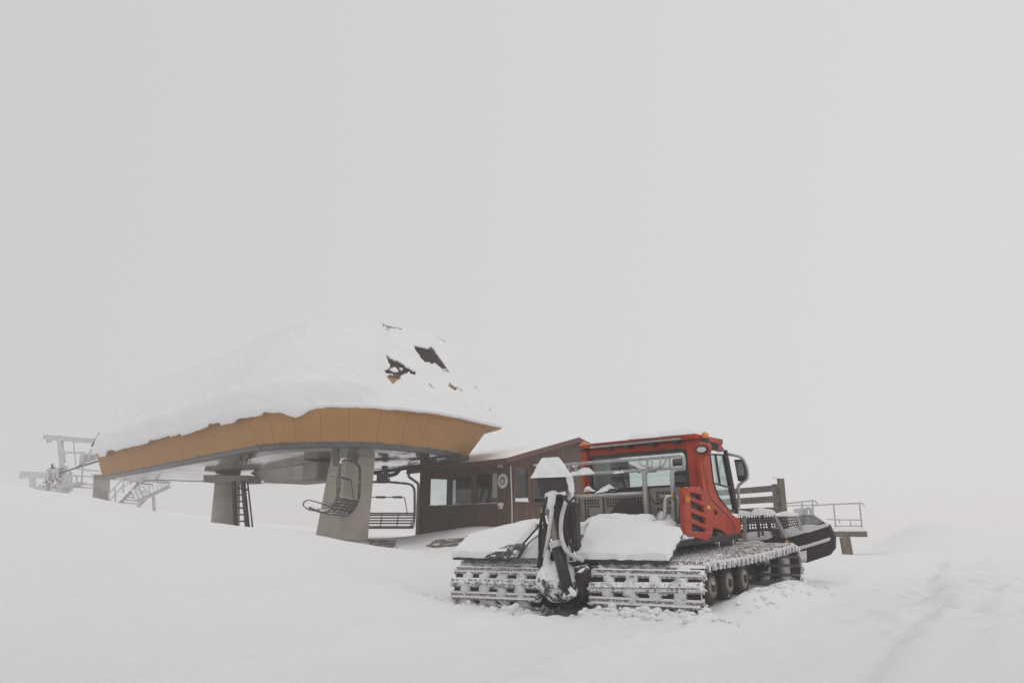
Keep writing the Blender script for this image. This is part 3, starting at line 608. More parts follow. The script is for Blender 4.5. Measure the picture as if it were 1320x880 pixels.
for k, (a, b, c, d) in enumerate(GW):
    fr = MB(); e = .06; P = lambda p, q: fr.box((min(-p[1], -q[1]), p[0], p[2]), (max(-p[1], -q[1]), q[0], q[2]))
    P((a - e, -.055, c - .02), (a, .03, d + e)); P((b, -.055, c - .02), (b + e, .03, d + e)); P((a, -.052, d), (b, .03, d + e)); P((a - e, -.08, c - .06), (b + e, .04, c))
    f = fr.build('window_frame', M['wood'], hut)
    MB().box((-.008, a + .002, c + .002), (0, b - .002, d - .002)).build('pane', M['hut_glass'], f)
    if k == 0: snow_pad([(.065, a - .03, c + .002), (.065, b + .03, c + .002), (-.0, b + .03, c + .002), (-.0, a - .03, c + .002)], .16, 12, 5, 5, .03, edge=.08).build('sill_snow', M['snow'], f, smooth=True)
    else:
        MB().box((0, a - .12, d + e), (.22, b + .3, d + e + .04)).build('canopy', M['wood'], f)
        snow_pad([(.23, a - .14, d + .101), (.23, b + .32, d + .101), (.03, b + .32, d + .101), (.03, a - .14, d + .101)], .07, 16, 5, 6, .01, edge=.06).build('canopy_snow', M['snow'], f, smooth=True)
(a, b, c, d) = LW[0]; MB().box((XL - .01, a, c), (XL + .0, b, d)).build('pane', M['clear'], hut)
# roof
OV = .36; SL = (ZA - ZE) / Y0
def roof_z(y): return ZA + .06 - SL * abs(y - Y0)
rf = MB(); xa, xb = XL - .35, .30
for s0, s1 in ((-OV, Y0), (Y0, YD + OV)):
    rf.hexa([(xa, s0, roof_z(s0)), (xb, s0, roof_z(s0)), (xb, s1, roof_z(s1)), (xa, s1, roof_z(s1))], [(xa, s0, roof_z(s0) + .05), (xb, s0, roof_z(s0) + .05), (xb, s1, roof_z(s1) + .05), (xa, s1, roof_z(s1) + .05)])
ro = rf.build('roof', M['trim'], hut)
MB().box((xa, -OV - .03, roof_z(-OV) - .12), (xb + .03, -OV - .003, roof_z(-OV) + .06)).build('eave_board', M['trim'], ro, bevel=.006)
for s0, s1 in ((-OV, Y0), (Y0, YD + OV)):
    MB().hexa([(xb + .003, s0, roof_z(s0) - .09), (xb + .033, s0, roof_z(s0) - .09), (xb + .033, s1, roof_z(s1) - .09), (xb + .003, s1, roof_z(s1) - .09)], [(xb + .003, s0, roof_z(s0) + .07), (xb + .033, s0, roof_z(s0) + .07), (xb + .033, s1, roof_z(s1) + .07), (xb + .003, s1, roof_z(s1) + .07)]).build('rake_board', M['trim'], ro)
snow_pad([(xa, -OV + .0, roof_z(-OV) + .052), (xb - .0, -OV + .0, roof_z(-OV) + .052), (xb - .0, Y0, roof_z(Y0) + .052), (xa, Y0, roof_z(Y0) + .052)], .10, 70, 36, 2, .02, edge=.3).build('snow_cover', M['snow'], ro, smooth=True)
snow_pad([(xa, Y0, roof_z(Y0) + .052), (xb, Y0, roof_z(Y0) + .052), (xb, YD + OV, roof_z(YD + OV) + .052), (xa, YD + OV, roof_z(YD + OV) + .052)], .06, 40, 20, 3, .015, edge=.3).build('snow_cover', M['snow'], ro, smooth=True)
MB().tube(round_path([(XL - .28, -.33, ZE - .12), (XL - .28, -.33, ZE - .25), (XL + .0, -.08, ZE - .5), (XL + .0, -.08, .12)], .08), .05, 8).build('downpipe', M['steel_bare'], hut, smooth=True)
MB().box((XL - .06, -.16, -.1), (XL + .22, -.03, .16)).build('pipe_base', M['white'], hut, bevel=.02)
dsk = MB().cyl((-.27, -.075, 1.86), (-.27, -.045, 1.86), .235, 28).build('round_sign', M['white'], hut, bevel=.012)
MB().cyl((-.27, -.082, 1.87), (-.27, -.076, 1.87), .135, 24).build('emblem', M['grey_print'], dsk)
MB().cyl((-.27, -.088, 1.845), (-.27, -.083, 1.845), .07, 16).build('emblem', M['fog_pale_steel'], dsk)
MB().tube([(-.33, -.04, 2.33), (-.33, -.16, 2.36)], [.05, .085], 12).build('outside_lamp', M['fog_pale_steel'], hut)
MB().box((-.82, -.02, 1.36), (-.56, -.012, 2.12)).build('poster', M['pale'], hut)
bk = MB().box((-.42, -.12, 1.0), (-.26, -.03, 1.10)).build('wall_bracket', M['white'], hut, bevel=.02)
snow_pad([(-.45, -.13, 1.102), (-.23, -.13, 1.102), (-.23, -.03, 1.102), (-.45, -.03, 1.102)], .12, 10, 8, 4, .03, edge=.06).build('snow_lump', M['snow'], bk, smooth=True)
MB().tube(round_path([(.06, -.02, 2.3), (.06, .03, 1.3), (.06, .05, .2)], .1), .018, 6).build('cable', M['white'], hut)

# trodden slush in front of the hut and the column
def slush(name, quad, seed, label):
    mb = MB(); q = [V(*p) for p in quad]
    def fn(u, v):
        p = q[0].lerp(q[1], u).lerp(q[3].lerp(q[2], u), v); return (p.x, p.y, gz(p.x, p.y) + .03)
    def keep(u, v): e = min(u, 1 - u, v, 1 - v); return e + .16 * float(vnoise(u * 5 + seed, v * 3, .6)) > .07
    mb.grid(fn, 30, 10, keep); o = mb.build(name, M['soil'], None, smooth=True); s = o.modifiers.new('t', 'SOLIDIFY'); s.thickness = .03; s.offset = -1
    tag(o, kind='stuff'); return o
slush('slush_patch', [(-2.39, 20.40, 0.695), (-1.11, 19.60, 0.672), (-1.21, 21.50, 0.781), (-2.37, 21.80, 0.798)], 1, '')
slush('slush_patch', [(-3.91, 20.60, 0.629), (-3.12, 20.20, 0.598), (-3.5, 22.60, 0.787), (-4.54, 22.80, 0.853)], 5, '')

# ================================================================== things to the right
fence = thing('timber_fence', (7.72, 21, gz(7.72, 21)), 'weathered timber fence with frosted rails behind the red cab', 'fence')
fx, fy = 7.74, 21.0; g0 = gz(fx, fy)
MB().box((fx, fy, g0 - .4), (fx + .15, fy + .2, 2.60)).build('post', M['post'], fence, bevel=.015)
MB().box((fx - .15, fy + .12, g0 - .4), (fx - .005, fy + .26, 2.45)).build('post', M['rail_wood'], fence, bevel=.015)
for z0, z1 in ((2.24, 2.42), (1.93, 2.12), (1.66, 1.80), (1.34, 1.50)):
    MB().bar((fx - .02, fy + .06, (z0 + z1) / 2), (fx - 1.35, fy + 3.6, (z0 + z1) / 2), .07, z1 - z0).build('rail', M['rail_wood'], fence, bevel=.012)
snow_pad([(fx - .14, fy + .02, 2.602), (fx + .03, fy + .02, 2.602), (fx + .03, fy + .2, 2.602), (fx - .14, fy + .2, 2.602)], .07, 8, 8, 9, .02, edge=.06).build('snow_cap', M['snow'], fence, smooth=True)
px_, py_ = fx - 1.4, fy + 3.7; MB().box((px_, py_, gz(px_, py_) - .4), (px_ + .16, py_ + .16, 2.55)).build('post', M['post'], fence, bevel=.015)

plat = thing('loading_platform', (12, 26.4, .2), 'snow topped timber platform on a leaning post, right of the groomer blade', 'platform')
MB().hexa([(9.2, 27.6, .93), (12.5, 26.0, .93), (13.1, 27.5, .93), (9.8, 29.1, .93)], [(9.2, 27.6, 1.12), (12.5, 26.0, 1.12), (13.1, 27.5, 1.12), (9.8, 29.1, 1.12)]).build('deck', M['rail_wood'], plat, bevel=.02)
MB().bar((11.87, 26.2, -.5), (11.80, 26.25, .928), .30, .24).build('post', M['post'], plat, bevel=.02)
MB().bar((9.9, 28.6, -.5), (9.9, 28.6, .928), .36, .30).build('post', M['post'], plat, bevel=.02)
snow_pad([(9.2, 27.6, 1.122), (12.5, 26.0, 1.122), (13.1, 27.5, 1.122), (9.8, 29.1, 1.122)], .14, 44, 24, 8, .02, edge=.12).build('snow_cover', M['snow'], plat, smooth=True)
def railing(name, foot, top, label, extra, hook):
    t = thing(name, foot[0], label, 'railing', 'railings on the platform')
    for a, b in zip(foot, top): MB().tube([a, b], .026, 8).build('post', M['steel'], t)
    MB().tube(round_path(list(top) + hook, .08), .026, 8).build('top_rail', M['steel'], t)
    for a, b in extra: MB().tube([a, b], .02, 8).build('lower_rail', M['steel'], t)
    return t
railing('railing', [(11.29, 27.60, 0.967), (11.85, 27.00, 1.08), (12.48, 26.30, 1.05)], [(11.35, 27.60, 2.07), (11.87, 27.00, 2.09), (12.50, 26.30, 2.1)], 'thin steel railing along the platform edge above the leaning post', [((11.62, 27.20, 1.55), (12.45, 26.30, 1.51)), ((11.79, 27.00, 1.31), (12.48, 26.30, 1.31)), ((11.98, 26.90, 1.55), (11.97, 26.90, 1.41)), ((12.23, 26.60, 1.53), (12.24, 26.60, 1.32))], [(12.54, 26.20, 2.11), (12.56, 26.10, 2.02)])
railing('railing', [(11.02, 29.60, 0.897), (11.86, 29.00, 0.96)], [(11.08, 29.60, 2.21), (11.92, 29.00, 2.3)], 'thin steel railing beside the timber fence post', [((11.08, 29.60, 2.12), (11.90, 29.00, 2.13))], [(12.01, 29.00, 2.3), (12.12, 29.00, 2.19)])
bx = thing('control_box', (11.28, 29.30, 0.958), 'small grey control box behind the railing by the timber post', 'control box')
MB().hexa(*[[V(*p) for p in q] for q in ([(11.19, 29.20, 1.7), (11.39, 29.00, 1.7), (11.62, 29.50, 1.74), (11.42, 29.70, 1.74)], [(11.22, 29.20, 2), (11.42, 29.00, 2), (11.65, 29.50, 2.03), (11.45, 29.70, 2.03)])]).build('casing', M['fog_pale_steel'], bx, bevel=.02)
MB().tube([(11.31, 29.30, 0.958), (11.39, 29.30, 1.73)], .05, 8).build('stand', M['fog_pale_steel'], bx)
b2 = thing('control_post', (11.68, 29.30, 0.958), 'pale pipe frame with small box behind the railing', 'control post')
MB().tube(round_path([(11.59, 29.30, 0.958), (11.70, 29.30, 2.01), (11.91, 29.20, 2.03), (11.81, 29.20, 0.959)], .1), .05, 8).build('pipe', M['fog_pale_rime'], b2)
MB().tube([(11.63, 29.30, 2.22), (11.51, 29.30, 0.958)], .035, 8).build('pipe', M['fog_pale_rime'], b2)
MB().hexa(*[[V(*p) for p in q] for q in ([(11.62, 29.10, 1.73), (11.70, 29.00, 1.73), (11.82, 29.30, 1.73), (11.74, 29.40, 1.74)], [(11.64, 29.10, 1.97), (11.73, 29.00, 1.97), (11.85, 29.30, 1.98), (11.76, 29.40, 1.98)])]).build('casing', M['fog_pale_steel'], b2)

# ================================================================== lift line on the left, far into the fog
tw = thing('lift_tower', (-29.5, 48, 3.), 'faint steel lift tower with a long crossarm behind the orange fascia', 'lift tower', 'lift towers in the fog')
MB().tube([(-29.37, 48.00, 3.33), (-30.34, 48.00, 7.1)], [.24, .18], 10).build('pole', M['fog_pale_steel'], tw, smooth=True)
MB().bar((-31.71, 48.50, 7.32), (-27.32, 47.00, 6.84), .3, .32).build('crossarm', M['fog_pale_rime'], tw)
MB().bar((-30.28, 48.00, 6.22), (-27.11, 47.00, 6.09), .12, .12).build('lower_arm', M['fog_pale_rime'], tw)
MB().tube([(-29.28, 47.70, 7.11), (-28.84, 47.70, 5.32)], .04, 6).build('rod', M['fog_pale_steel'], tw)
for u in (61, 64): MB().tube([(-31.55, 48.50, 7.32), (-31.46, 48.50, 6.9)] if u == 61 else [(-31.28, 48.40, 7.3), (-31.22, 48.40, 6.94)], .07, 6).build('hook', M['fog_pale_rime'], tw)
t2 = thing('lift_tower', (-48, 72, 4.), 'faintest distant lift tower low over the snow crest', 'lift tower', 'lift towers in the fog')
MB().tube([(-45.85, 70.00, 4.34), (-46.43, 70.00, 6.4)], [.3, .26], 8).build('pole', M['fog_pale_steel'], t2)
MB().bar((-47.49, 70.00, 6.47), (-44.85, 70.00, 6.36), .35, .6).build('crossarm', M['fog_pale_rime'], t2)
for u in (0, 1): MB().bar((-47.45, 70.00, 6.47) if u == 0 else (-47.19, 70.00, 6.47), (-47.39, 70.00, 6.1) if u == 0 else (-47.09, 70.00, 6.14), .3, .3).build('hook', M['fog_pale_rime'], t2)

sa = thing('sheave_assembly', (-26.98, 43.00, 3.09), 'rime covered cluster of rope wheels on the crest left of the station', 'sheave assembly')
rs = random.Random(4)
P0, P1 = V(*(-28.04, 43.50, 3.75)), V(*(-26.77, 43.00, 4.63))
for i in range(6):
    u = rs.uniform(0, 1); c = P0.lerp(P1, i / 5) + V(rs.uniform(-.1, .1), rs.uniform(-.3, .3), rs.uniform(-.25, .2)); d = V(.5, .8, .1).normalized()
    w = MB().cyl(c - d * .09, c + d * .09, .30, 14).build('wheel', M['fog_pale_rime'], sa); MB().cyl(c - d * .12, c + d * .12, .1, 8).build('hub', M['fog_pale_steel'], w)
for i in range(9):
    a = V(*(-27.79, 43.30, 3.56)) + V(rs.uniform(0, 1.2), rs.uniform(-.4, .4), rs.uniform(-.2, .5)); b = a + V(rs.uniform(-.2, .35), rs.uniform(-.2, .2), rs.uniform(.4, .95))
    MB().bar(a, b, .10, .14).build('strut', M['fog_pale_rime'], sa)
MB().bar((-28.10, 43.20, 3.6), (-27.40, 43.00, 3.45), .5, .16).build('step', M['fog_pale_steel'], sa); MB().bar((-26.92, 43.00, 3.32), (-25.98, 42.60, 3.52), .6, .16).build('step', M['fog_pale_steel'], sa)
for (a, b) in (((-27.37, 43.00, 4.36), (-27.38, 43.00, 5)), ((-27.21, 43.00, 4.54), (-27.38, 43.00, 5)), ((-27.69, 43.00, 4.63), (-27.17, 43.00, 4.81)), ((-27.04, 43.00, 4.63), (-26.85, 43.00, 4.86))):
    MB().bar(a, b, .12, .12).build('strut', M['fog_pale_rime'], sa)
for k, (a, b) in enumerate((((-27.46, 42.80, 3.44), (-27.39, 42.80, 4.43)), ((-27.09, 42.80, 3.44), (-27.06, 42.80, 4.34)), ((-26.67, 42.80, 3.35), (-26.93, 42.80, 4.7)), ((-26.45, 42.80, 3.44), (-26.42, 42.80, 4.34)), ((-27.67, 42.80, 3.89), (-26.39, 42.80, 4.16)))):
    MB().bar(a, b, .11, .11).build('strut', M['fog_pale_rime'], sa)
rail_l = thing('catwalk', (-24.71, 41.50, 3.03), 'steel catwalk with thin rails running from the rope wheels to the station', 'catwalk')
MB().bar((-25.81, 42.00, 3.57), (-24.39, 41.20, 3.77), .6, .12).build('deck', M['fog_pale_steel'], rail_l)
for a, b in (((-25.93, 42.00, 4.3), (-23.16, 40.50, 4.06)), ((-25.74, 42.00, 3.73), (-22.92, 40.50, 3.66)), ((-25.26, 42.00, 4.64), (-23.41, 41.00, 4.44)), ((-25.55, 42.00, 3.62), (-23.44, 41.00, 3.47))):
    MB().tube([a, b], .045, 6).build('rail', M['fog_pale_steel'], rail_l)
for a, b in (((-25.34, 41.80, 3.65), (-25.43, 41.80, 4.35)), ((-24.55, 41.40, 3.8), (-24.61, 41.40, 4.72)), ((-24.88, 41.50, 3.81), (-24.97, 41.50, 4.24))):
    MB().tube([a, b], .055, 6).build('post', M['fog_pale_steel'], rail_l)
MB().bar((-25.68, 42.00, 3.36), (-25.88, 42.00, 4.28), .3, .3).build('post', M['fog_pale_rime'], rail_l)
rp = thing('haul_rope', (-26.75, 43.00, 4.49), 'dark haul rope running up from the rope wheels to the station', 'rope')
MB().tube([(-26.84, 43.00, 4.49), (-22.07, 37.00, 4.35), (-18.84, 33.00, 4.27)], .05, 6).tube([(-24.39, 40.00, 4.43), (-22.05, 37.00, 4.45), (-19.79, 34.00, 4.47)], .03, 6).build('strand', M['dark_steel'], rp)
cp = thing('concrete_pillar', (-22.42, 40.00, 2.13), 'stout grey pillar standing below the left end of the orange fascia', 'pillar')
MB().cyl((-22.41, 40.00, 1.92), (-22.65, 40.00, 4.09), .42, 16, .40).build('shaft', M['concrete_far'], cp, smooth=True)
MB().cyl((-22.65, 40.00, 4.09), (-22.65, 40.00, 4.15), .50, 16).build('cap', M['fog_pale_rime'], cp)

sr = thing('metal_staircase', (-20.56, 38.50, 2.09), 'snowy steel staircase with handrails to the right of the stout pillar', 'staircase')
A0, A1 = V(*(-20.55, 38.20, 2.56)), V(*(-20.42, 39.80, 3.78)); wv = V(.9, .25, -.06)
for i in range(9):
    t = i / 8; p = A0.lerp(A1, t); MB().hexa([p, p + wv, p + wv + V(-.1, .28, 0), p + V(-.1, .28, 0)], [q + V(0, 0, .07) for q in (p, p + wv, p + wv + V(-.1, .28, 0), p + V(-.1, .28, 0))]).build('tread', M['fog_pale_rime'], sr)
MB().bar(A0 - V(.05, 0, .12), A1 - V(.05, 0, .12), .06, .2).build('stringer', M['fog_pale_steel'], sr); MB().bar(A0 + wv - V(0, 0, .12), A1 + wv - V(0, 0, .12), .06, .2).build('stringer', M['fog_pale_steel'], sr)
for a, b in (((-21.37, 38.60, 3.05), (-21.23, 39.60, 3.93)), ((-21.27, 38.60, 2.69), (-21.15, 39.60, 3.6)), ((-20.82, 38.90, 3.31), (-20.80, 39.60, 3.85))): MB().tube([a, b], .04, 6).build('handrail', M['fog_pale_steel'], sr)
for a, b in (((-21.37, 38.60, 3.05), (-21.25, 38.60, 2.57)), ((-21.30, 39.00, 3.4), (-21.02, 38.80, 2.5)), ((-21.23, 39.60, 3.93), (-20.92, 39.20, 3.16)), ((-20.81, 39.60, 3.93), (-20.76, 39.60, 3.6))): MB().tube([a, b], .04, 6).build('post', M['fog_pale_steel'], sr)
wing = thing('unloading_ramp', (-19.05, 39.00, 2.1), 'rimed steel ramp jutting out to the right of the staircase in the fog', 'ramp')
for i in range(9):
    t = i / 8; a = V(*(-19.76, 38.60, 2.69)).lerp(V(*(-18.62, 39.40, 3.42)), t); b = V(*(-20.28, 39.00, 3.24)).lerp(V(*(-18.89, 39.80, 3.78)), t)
    MB().bar(a, b, .28, .1).build('slat', M['fog_pale_rime'], wing)
MB().bar((-20.85, 39.60, 3.89), (-18.67, 39.60, 3.72), .14, .16).build('beam', M['fog_pale_steel'], wing); MB().bar((-19.75, 38.60, 2.65), (-18.55, 39.40, 3.5), .14, .2).build('beam', M['fog_pale_steel'], wing)
MB().bar((-20.70, 39.60, 3.72), (-20.68, 39.60, 3.93), .5, .2).build('bracket', M['fog_pale_steel'], wing); MB().bar((-20.31, 39.60, 3.68), (-19.91, 39.60, 3.85), .2, .12).build('bracket', M['fog_pale_rime'], wing)
MB().bar((-19.16, 39.00, 2.91), (-19.00, 39.00, 2.02), .12, .12).build('post', M['fog_pale_steel'], wing)

# ================================================================== snow groomer (local axes: x right, y forward, z up)
cat = thing('snow_groomer', CAT_O, 'red tracked snow groomer with snow laden rear deck, seen from behind', 'snow groomer', rot=CAT_R, local=True)
def part(name, m, mb, parent=None, **k): return mb.build(name, M[m] if isinstance(m, str) else m, parent or cat, **k)
def mirror(mb):
    o = MB(); o.v = [(-x, y, z) for x, y, z in mb.v]; o.f = [f[::-1] for f in mb.f]; return o
def perf(a, b, c, d, nu, nv, hole=.6, solid=None, t=.012):
    """sheet with a lattice of square holes; solid(i, j) keeps a cell closed"""
    a, b, c, d = [V(*p) for p in (a, b, c, d)]; mb = MB()
    us = sorted({(i + e) / nu for i in range(nu) for e in (0, .5 - hole / 2, .5 + hole / 2)} | {1.}); vs = sorted({(i + e) / nv for i in range(nv) for e in (0, .5 - hole / 2, .5 + hole / 2)} | {1.})
    for v in vs:
        for u in us: mb.v.append(tuple(a.lerp(b, u).lerp(d.lerp(c, u), v)))
    n = len(us)
    for j in range(len(vs) - 1):
        for i in range(n - 1):
            if i % 3 == 1 and j % 3 == 1 and not (solid and solid(i // 3, j // 3)): continue
            q = j * n + i; mb.f.append((q, q + 1, q + n + 1, q + n))
    return mb
# ---- running gear
def track_path():
    P = []; (ry, rz, rr), (fy, fz, fr) = (.38, .26, .345), (4.62, .30, .315)
    for i in range(25): a = math.pi * 1.5 - math.pi * i / 24; P.append((ry + rr * math.cos(a), rz + rr * math.sin(a)))
    for i in range(1, 30): t = i / 30; P.append((ry + (fy - ry) * t, rz + rr + (fz + fr - rz - rr) * t - .035 * math.sin(math.pi * t)))
    for i in range(25): a = math.pi / 2 - math.pi * i / 24; P.append((fy + fr * math.cos(a), fz + fr * math.sin(a)))
    for i in range(1, 30): t = i / 30; P.append((fy + (ry - fy) * t, fz - fr + (rz - rr - fz + fr) * t))
    return P
TP = track_path(); TL = [0.]
for i in range(len(TP)): a, b = TP[i], TP[(i + 1) % len(TP)]; TL.append(TL[-1] + math.hypot(b[0] - a[0], b[1] - a[1]))
def on_track(s):
    s %= TL[-1]; i = max(q for q in range(len(TP)) if TL[q] <= s); a, b = TP[i], TP[(i + 1) % len(TP)]; t = (s - TL[i]) / (TL[i + 1] - TL[i])
    d = V(0, b[0] - a[0], b[1] - a[1]).normalized(); return V(0, a[0] + (b[0] - a[0]) * t, a[1] + (b[1] - a[1]) * t), d, V(0, -d.z, d.y)
def strip(x0, x1, lo, hi, s0, s1, n, wob=0., seed=0):
    mb = MB(); closed = s1 - s0 >= TL[-1] - 1e-6; o = 0
    for i in range(n + (0 if closed else 1)):
        p, d, nn = on_track(s0 + (s1 - s0) * i / n); k = lambda q: wob * 2 * float(fbm(i * .21 + seed * 7.7, q * 3.3 + seed, .3, 3, .7))
        for x, h in ((x0, lo), (x1, lo), (x1 - abs(wob) * .4, hi + k(1)), ((x0 + x1) / 2, hi + k(3) + wob * .3), (x0 + abs(wob) * .4, hi + k(2))): mb.v.append(tuple(p + nn * h + V(x + k(5) * .4, 0, 0)))
    m = len(mb.v) // 5
    for i in range(m if closed else m - 1):
        for j in range(5): a, b = i * 5, ((i + 1) % m) * 5; mb.f.append((a + j, a + (j + 1) % 5, b + (j + 1) % 5, b + j))
    if not closed: mb.f += [(0, 1, 2, 3, 4)[::-1], tuple(range((m - 1) * 5, m * 5))]
    return mb
HALF = .84
gm = MB()                                          # one cross bar: base plate, upright blade
gm.prism([(-HALF, -.075, .0), (-HALF, -.055, .028), (-HALF, .055, .028), (-HALF, .075, .0)][::-1], (2 * HALF, 0, 0))
gm.prism([(-HALF + .02, -.016, .029), (-HALF + .05, -.010, .085), (-HALF + .05, .010, .085), (-HALF + .02, .016, .029)][::-1], (2 * HALF - .06, 0, 0))
for sx in (-1, 1): gm.box((sx * HALF - .008, -.068, -.055), (sx * HALF + .008, .068, .024))
n_bar = len(gm.f)
for sx in (-1, 1):
    x = sx * HALF; gm.tube(round_path([(x - sx * .05, -.02, .05), (x + sx * .025, -.02, .045), (x + sx * .025, -.02, -.06)], .03, 2), .014, 5)
gme = gm.mesh('grouser', M['grouser']); gme.materials.append(M['snow'])
for i, p in enumerate(gme.polygons): p.material_index = 0 if i < n_bar else 1
NG = 54
for sx in (-1, 1):
    cx = sx * 1.29
    fr = MB(); fr.box((cx - .10, .45, .16), (cx + .10, 4.6, .42))
    for y in (.38, 4.62): fr.cyl((cx - .55, y, .28), (cx + .3, y, .28), .07, 12)
    tr = part('track', 'dark_steel', fr)
    for i in range(5):
        x0 = cx - .80 + i * .3575 + .0; part('belt', 'rubber', strip(x0, x0 + .17, -.02, .0, 0, TL[-1], 150), tr)
    for i in range(4):
        x0 = cx - .80 + i * .3575 + .172; part('packed_snow', 'snow', strip(x0, x0 + .183, -.022, -.004, 5.4, 7.0, 40, .004, i), tr, smooth=True); part('packed_snow', 'snow', strip(x0 - .02, x0 + .18, -.03, .035, .1, 6.0, 150, .045, i + 3 * sx), tr, smooth=True)
    for i in range(5):
        x0 = cx - .80 + i * .3575 - .01; s0 = .35 + .25 * random.random(); part('packed_snow', 'snow', strip(x0 - .02, x0 + .22, .001, .03, .85 + .07 * ((i * 3) % 5), 5.85, 150, .05, i + 11 + 3 * sx), tr, smooth=True)
    for i in range(8):
        p, d, nn = on_track(5.45 + .19 * i); q = p - nn * .03; part('clip_bar', 'plate', MB().bar((cx - HALF + .05, q.y, q.z), (cx + HALF - .02, q.y, q.z), .05, .02, tuple(nn)), tr)
    for i in range(NG):
        p, d, nn = on_track(.04 + i * TL[-1] / NG); x = V(1, 0, 0); yy = nn.cross(x)
        mw = (Matrix((x, yy, nn)).transposed() @ Matrix.Rotation(random.gauss(0, .018), 3, 'Z') @ Matrix.Rotation(random.gauss(0, .05), 3, 'X')).to_4x4(); mw.translation = V(cx + random.uniform(-.008, .008), p.y, p.z) + nn * .012
        o = bpy.data.objects.new('grouser', gme); COL.objects.link(o); o.parent = tr; o.matrix_local = mw
    for k in range(3):
        y = .72 + .68 * k; c = V(cx + sx * .60, y, .31)
        w = part('road_wheel', 'tyre', MB().tube([c - V(.11, 0, 0), c - V(.08, 0, 0), c + V(.08, 0, 0), c + V(.11, 0, 0)], [.20, .24, .24, .20], 24), smooth=False, bevel=.01)
        part('rim', 'plate', MB().tube([c + V(sx * .112, 0, 0), c + V(sx * .125, 0, 0)], [.14, .118], 18), w); part('hub', 'dark_steel', MB().tube([c + V(sx * .124, 0, 0), c + V(sx * .15, 0, 0)], [.07, .05], 12), w)
    for y, z in ((.38, .26), (4.62, .30)):
        sp = MB()
        for q in range(5): x = cx - .6 + (.3 if y < 2 else .12) * q; sp.cyl((x - .03, y, z), (x + .03, y, z), .27 if y < 2 else .2, 20)
        part('sprocket', 'dark_steel', sp)
    # snow caught at the outer rear corner of the track
    p0 = V(cx + sx * .62, .22, .02)
    part('caked_snow', 'snow', snow_pad([p0 + V(-.2, -.06, .0), p0 + V(.17, -.06, .0), p0 + V(.17, .0, .5), p0 + V(-.2, .0, .5)], .10, 12, 16, 3 + sx, .05, edge=.1, up=(0, -1, .1), rag=.06), smooth=True)
# bottom clumps hanging between the rear bars
for k, (u, v) in enumerate(((-1.9, .02), (-1.45, .05), (-.75, .06), (.62, -.02), (1.05, .04), (1.75, .0), (-1.2, .34), (1.5, .33))):
    yb = .03 + .25 * abs(v - .26) ** 2 * 4
    part('snow_clump', 'snow', snow_pad([(u - .17, yb + .06, v - .10), (u + .17, yb + .06, v - .10), (u + .15, yb + .06, v + .09), (u - .15, yb + .06, v + .09)], .075, 12, 9, k, .05, edge=.08, up=(0, -1, .2), rag=.09), smooth=True)
# ---- chassis and decks
ch_ = MB().hexa([(-.52, .35, .18), (.52, .35, .18), (.52, 4.9, .22), (-.52, 4.9, .22)], [(-.52, .35, .80), (.52, .35, .80), (.52, 4.9, .80), (-.52, 4.9, .80)])
part('chassis', 'black', ch_, bevel=.03)
part('deck', 'black', MB().box((-1.22, 1.35, .803), (1.22, 4.55, .90)), bevel=.015)
part('engine_cover', 'dark_steel', MB().box((-.98, 2.32, .903), (.98, 3.0, 1.70)), bevel=.03)
part('cargo_floor', 'steel', MB().box((-1.15, 1.25, .96), (1.15, 2.28, 1.02)), bevel=.01)
snow_pads = [((-.55, 1.2, 1.022), (1.15, 1.2, 1.022), (1.15, 2.2, 1.022), (-1.1, 2.2, 1.022), .14)]
for k, (a, b, c, d, t) in enumerate(snow_pads): part('snow_cover', 'snow', snow_pad([a, b, c, d], t, 36, 20, k, .05, edge=.15, rag=.06), smooth=True)
# ---- rear track covers with their loads of snow
def cover(q, thick, seed, **k):
    a, b, c, d = [V(*p) for p in q]; n = (b - a).cross(d - a).normalized(); n = n if n.z > 0 else -n
    pl = part('track_cover', 'dark_steel', MB().hexa([tuple(p - n * .05) for p in (a, b, c, d)], [tuple(p - n * .004) for p in (a, b, c, d)]), bevel=.008)
    part('snow_cover', 'snow', snow_pad([a, b, c, d], thick, 80, 50, seed, .014, edge=.055, up=tuple((n + V(0, -.25, .3)).normalized()), rag=.025), pl, smooth=True); return pl
cover([(.2, .1, .715), (1.66, .1, .70), (1.42, 1.25, 1.04), (-.18, 1.3, 1.24)], .10, 1)
cover([(-2.18, .1, .73), (-1.03, .1, .715), (-1.11, 1.2, 1.25), (-2.36, 0.8, 1.02)], .10, 2)
part('snow_cover', 'snow', snow_pad([(-0.942, 0.16, 0.716), (-0.375, 0.16, 0.719), (-0.885, 0.9, 1.1), (-1.01, 0.8, 1.03)], .05, 16, 16, 7, .03, edge=.1, up=(0, -.5, .8)), smooth=True)
fl = M['rubber_frost'] = mat('frosted rubber flap', (.03, .028, .028), .8, 0, .3, scale=8, frost=.20, snow=.15, snow_scale=4.5)
part('mud_flap', 'rubber_frost', MB().prism([(-1.39, -0.02, 0.725), (-0.77, -0.02, 0.717), (-0.844, 0.33, 0.906), (-1.12, 0.34, 0.907), (-1.3, 0.18, 0.832)], (0, -.03, .02)))
part('edge_cable', 'black', MB().tube([(-0.741, -0.06, 0.72), (-0.775, 0.32, 0.942), (-0.766, 0.72, 1.1)], .012, 6))
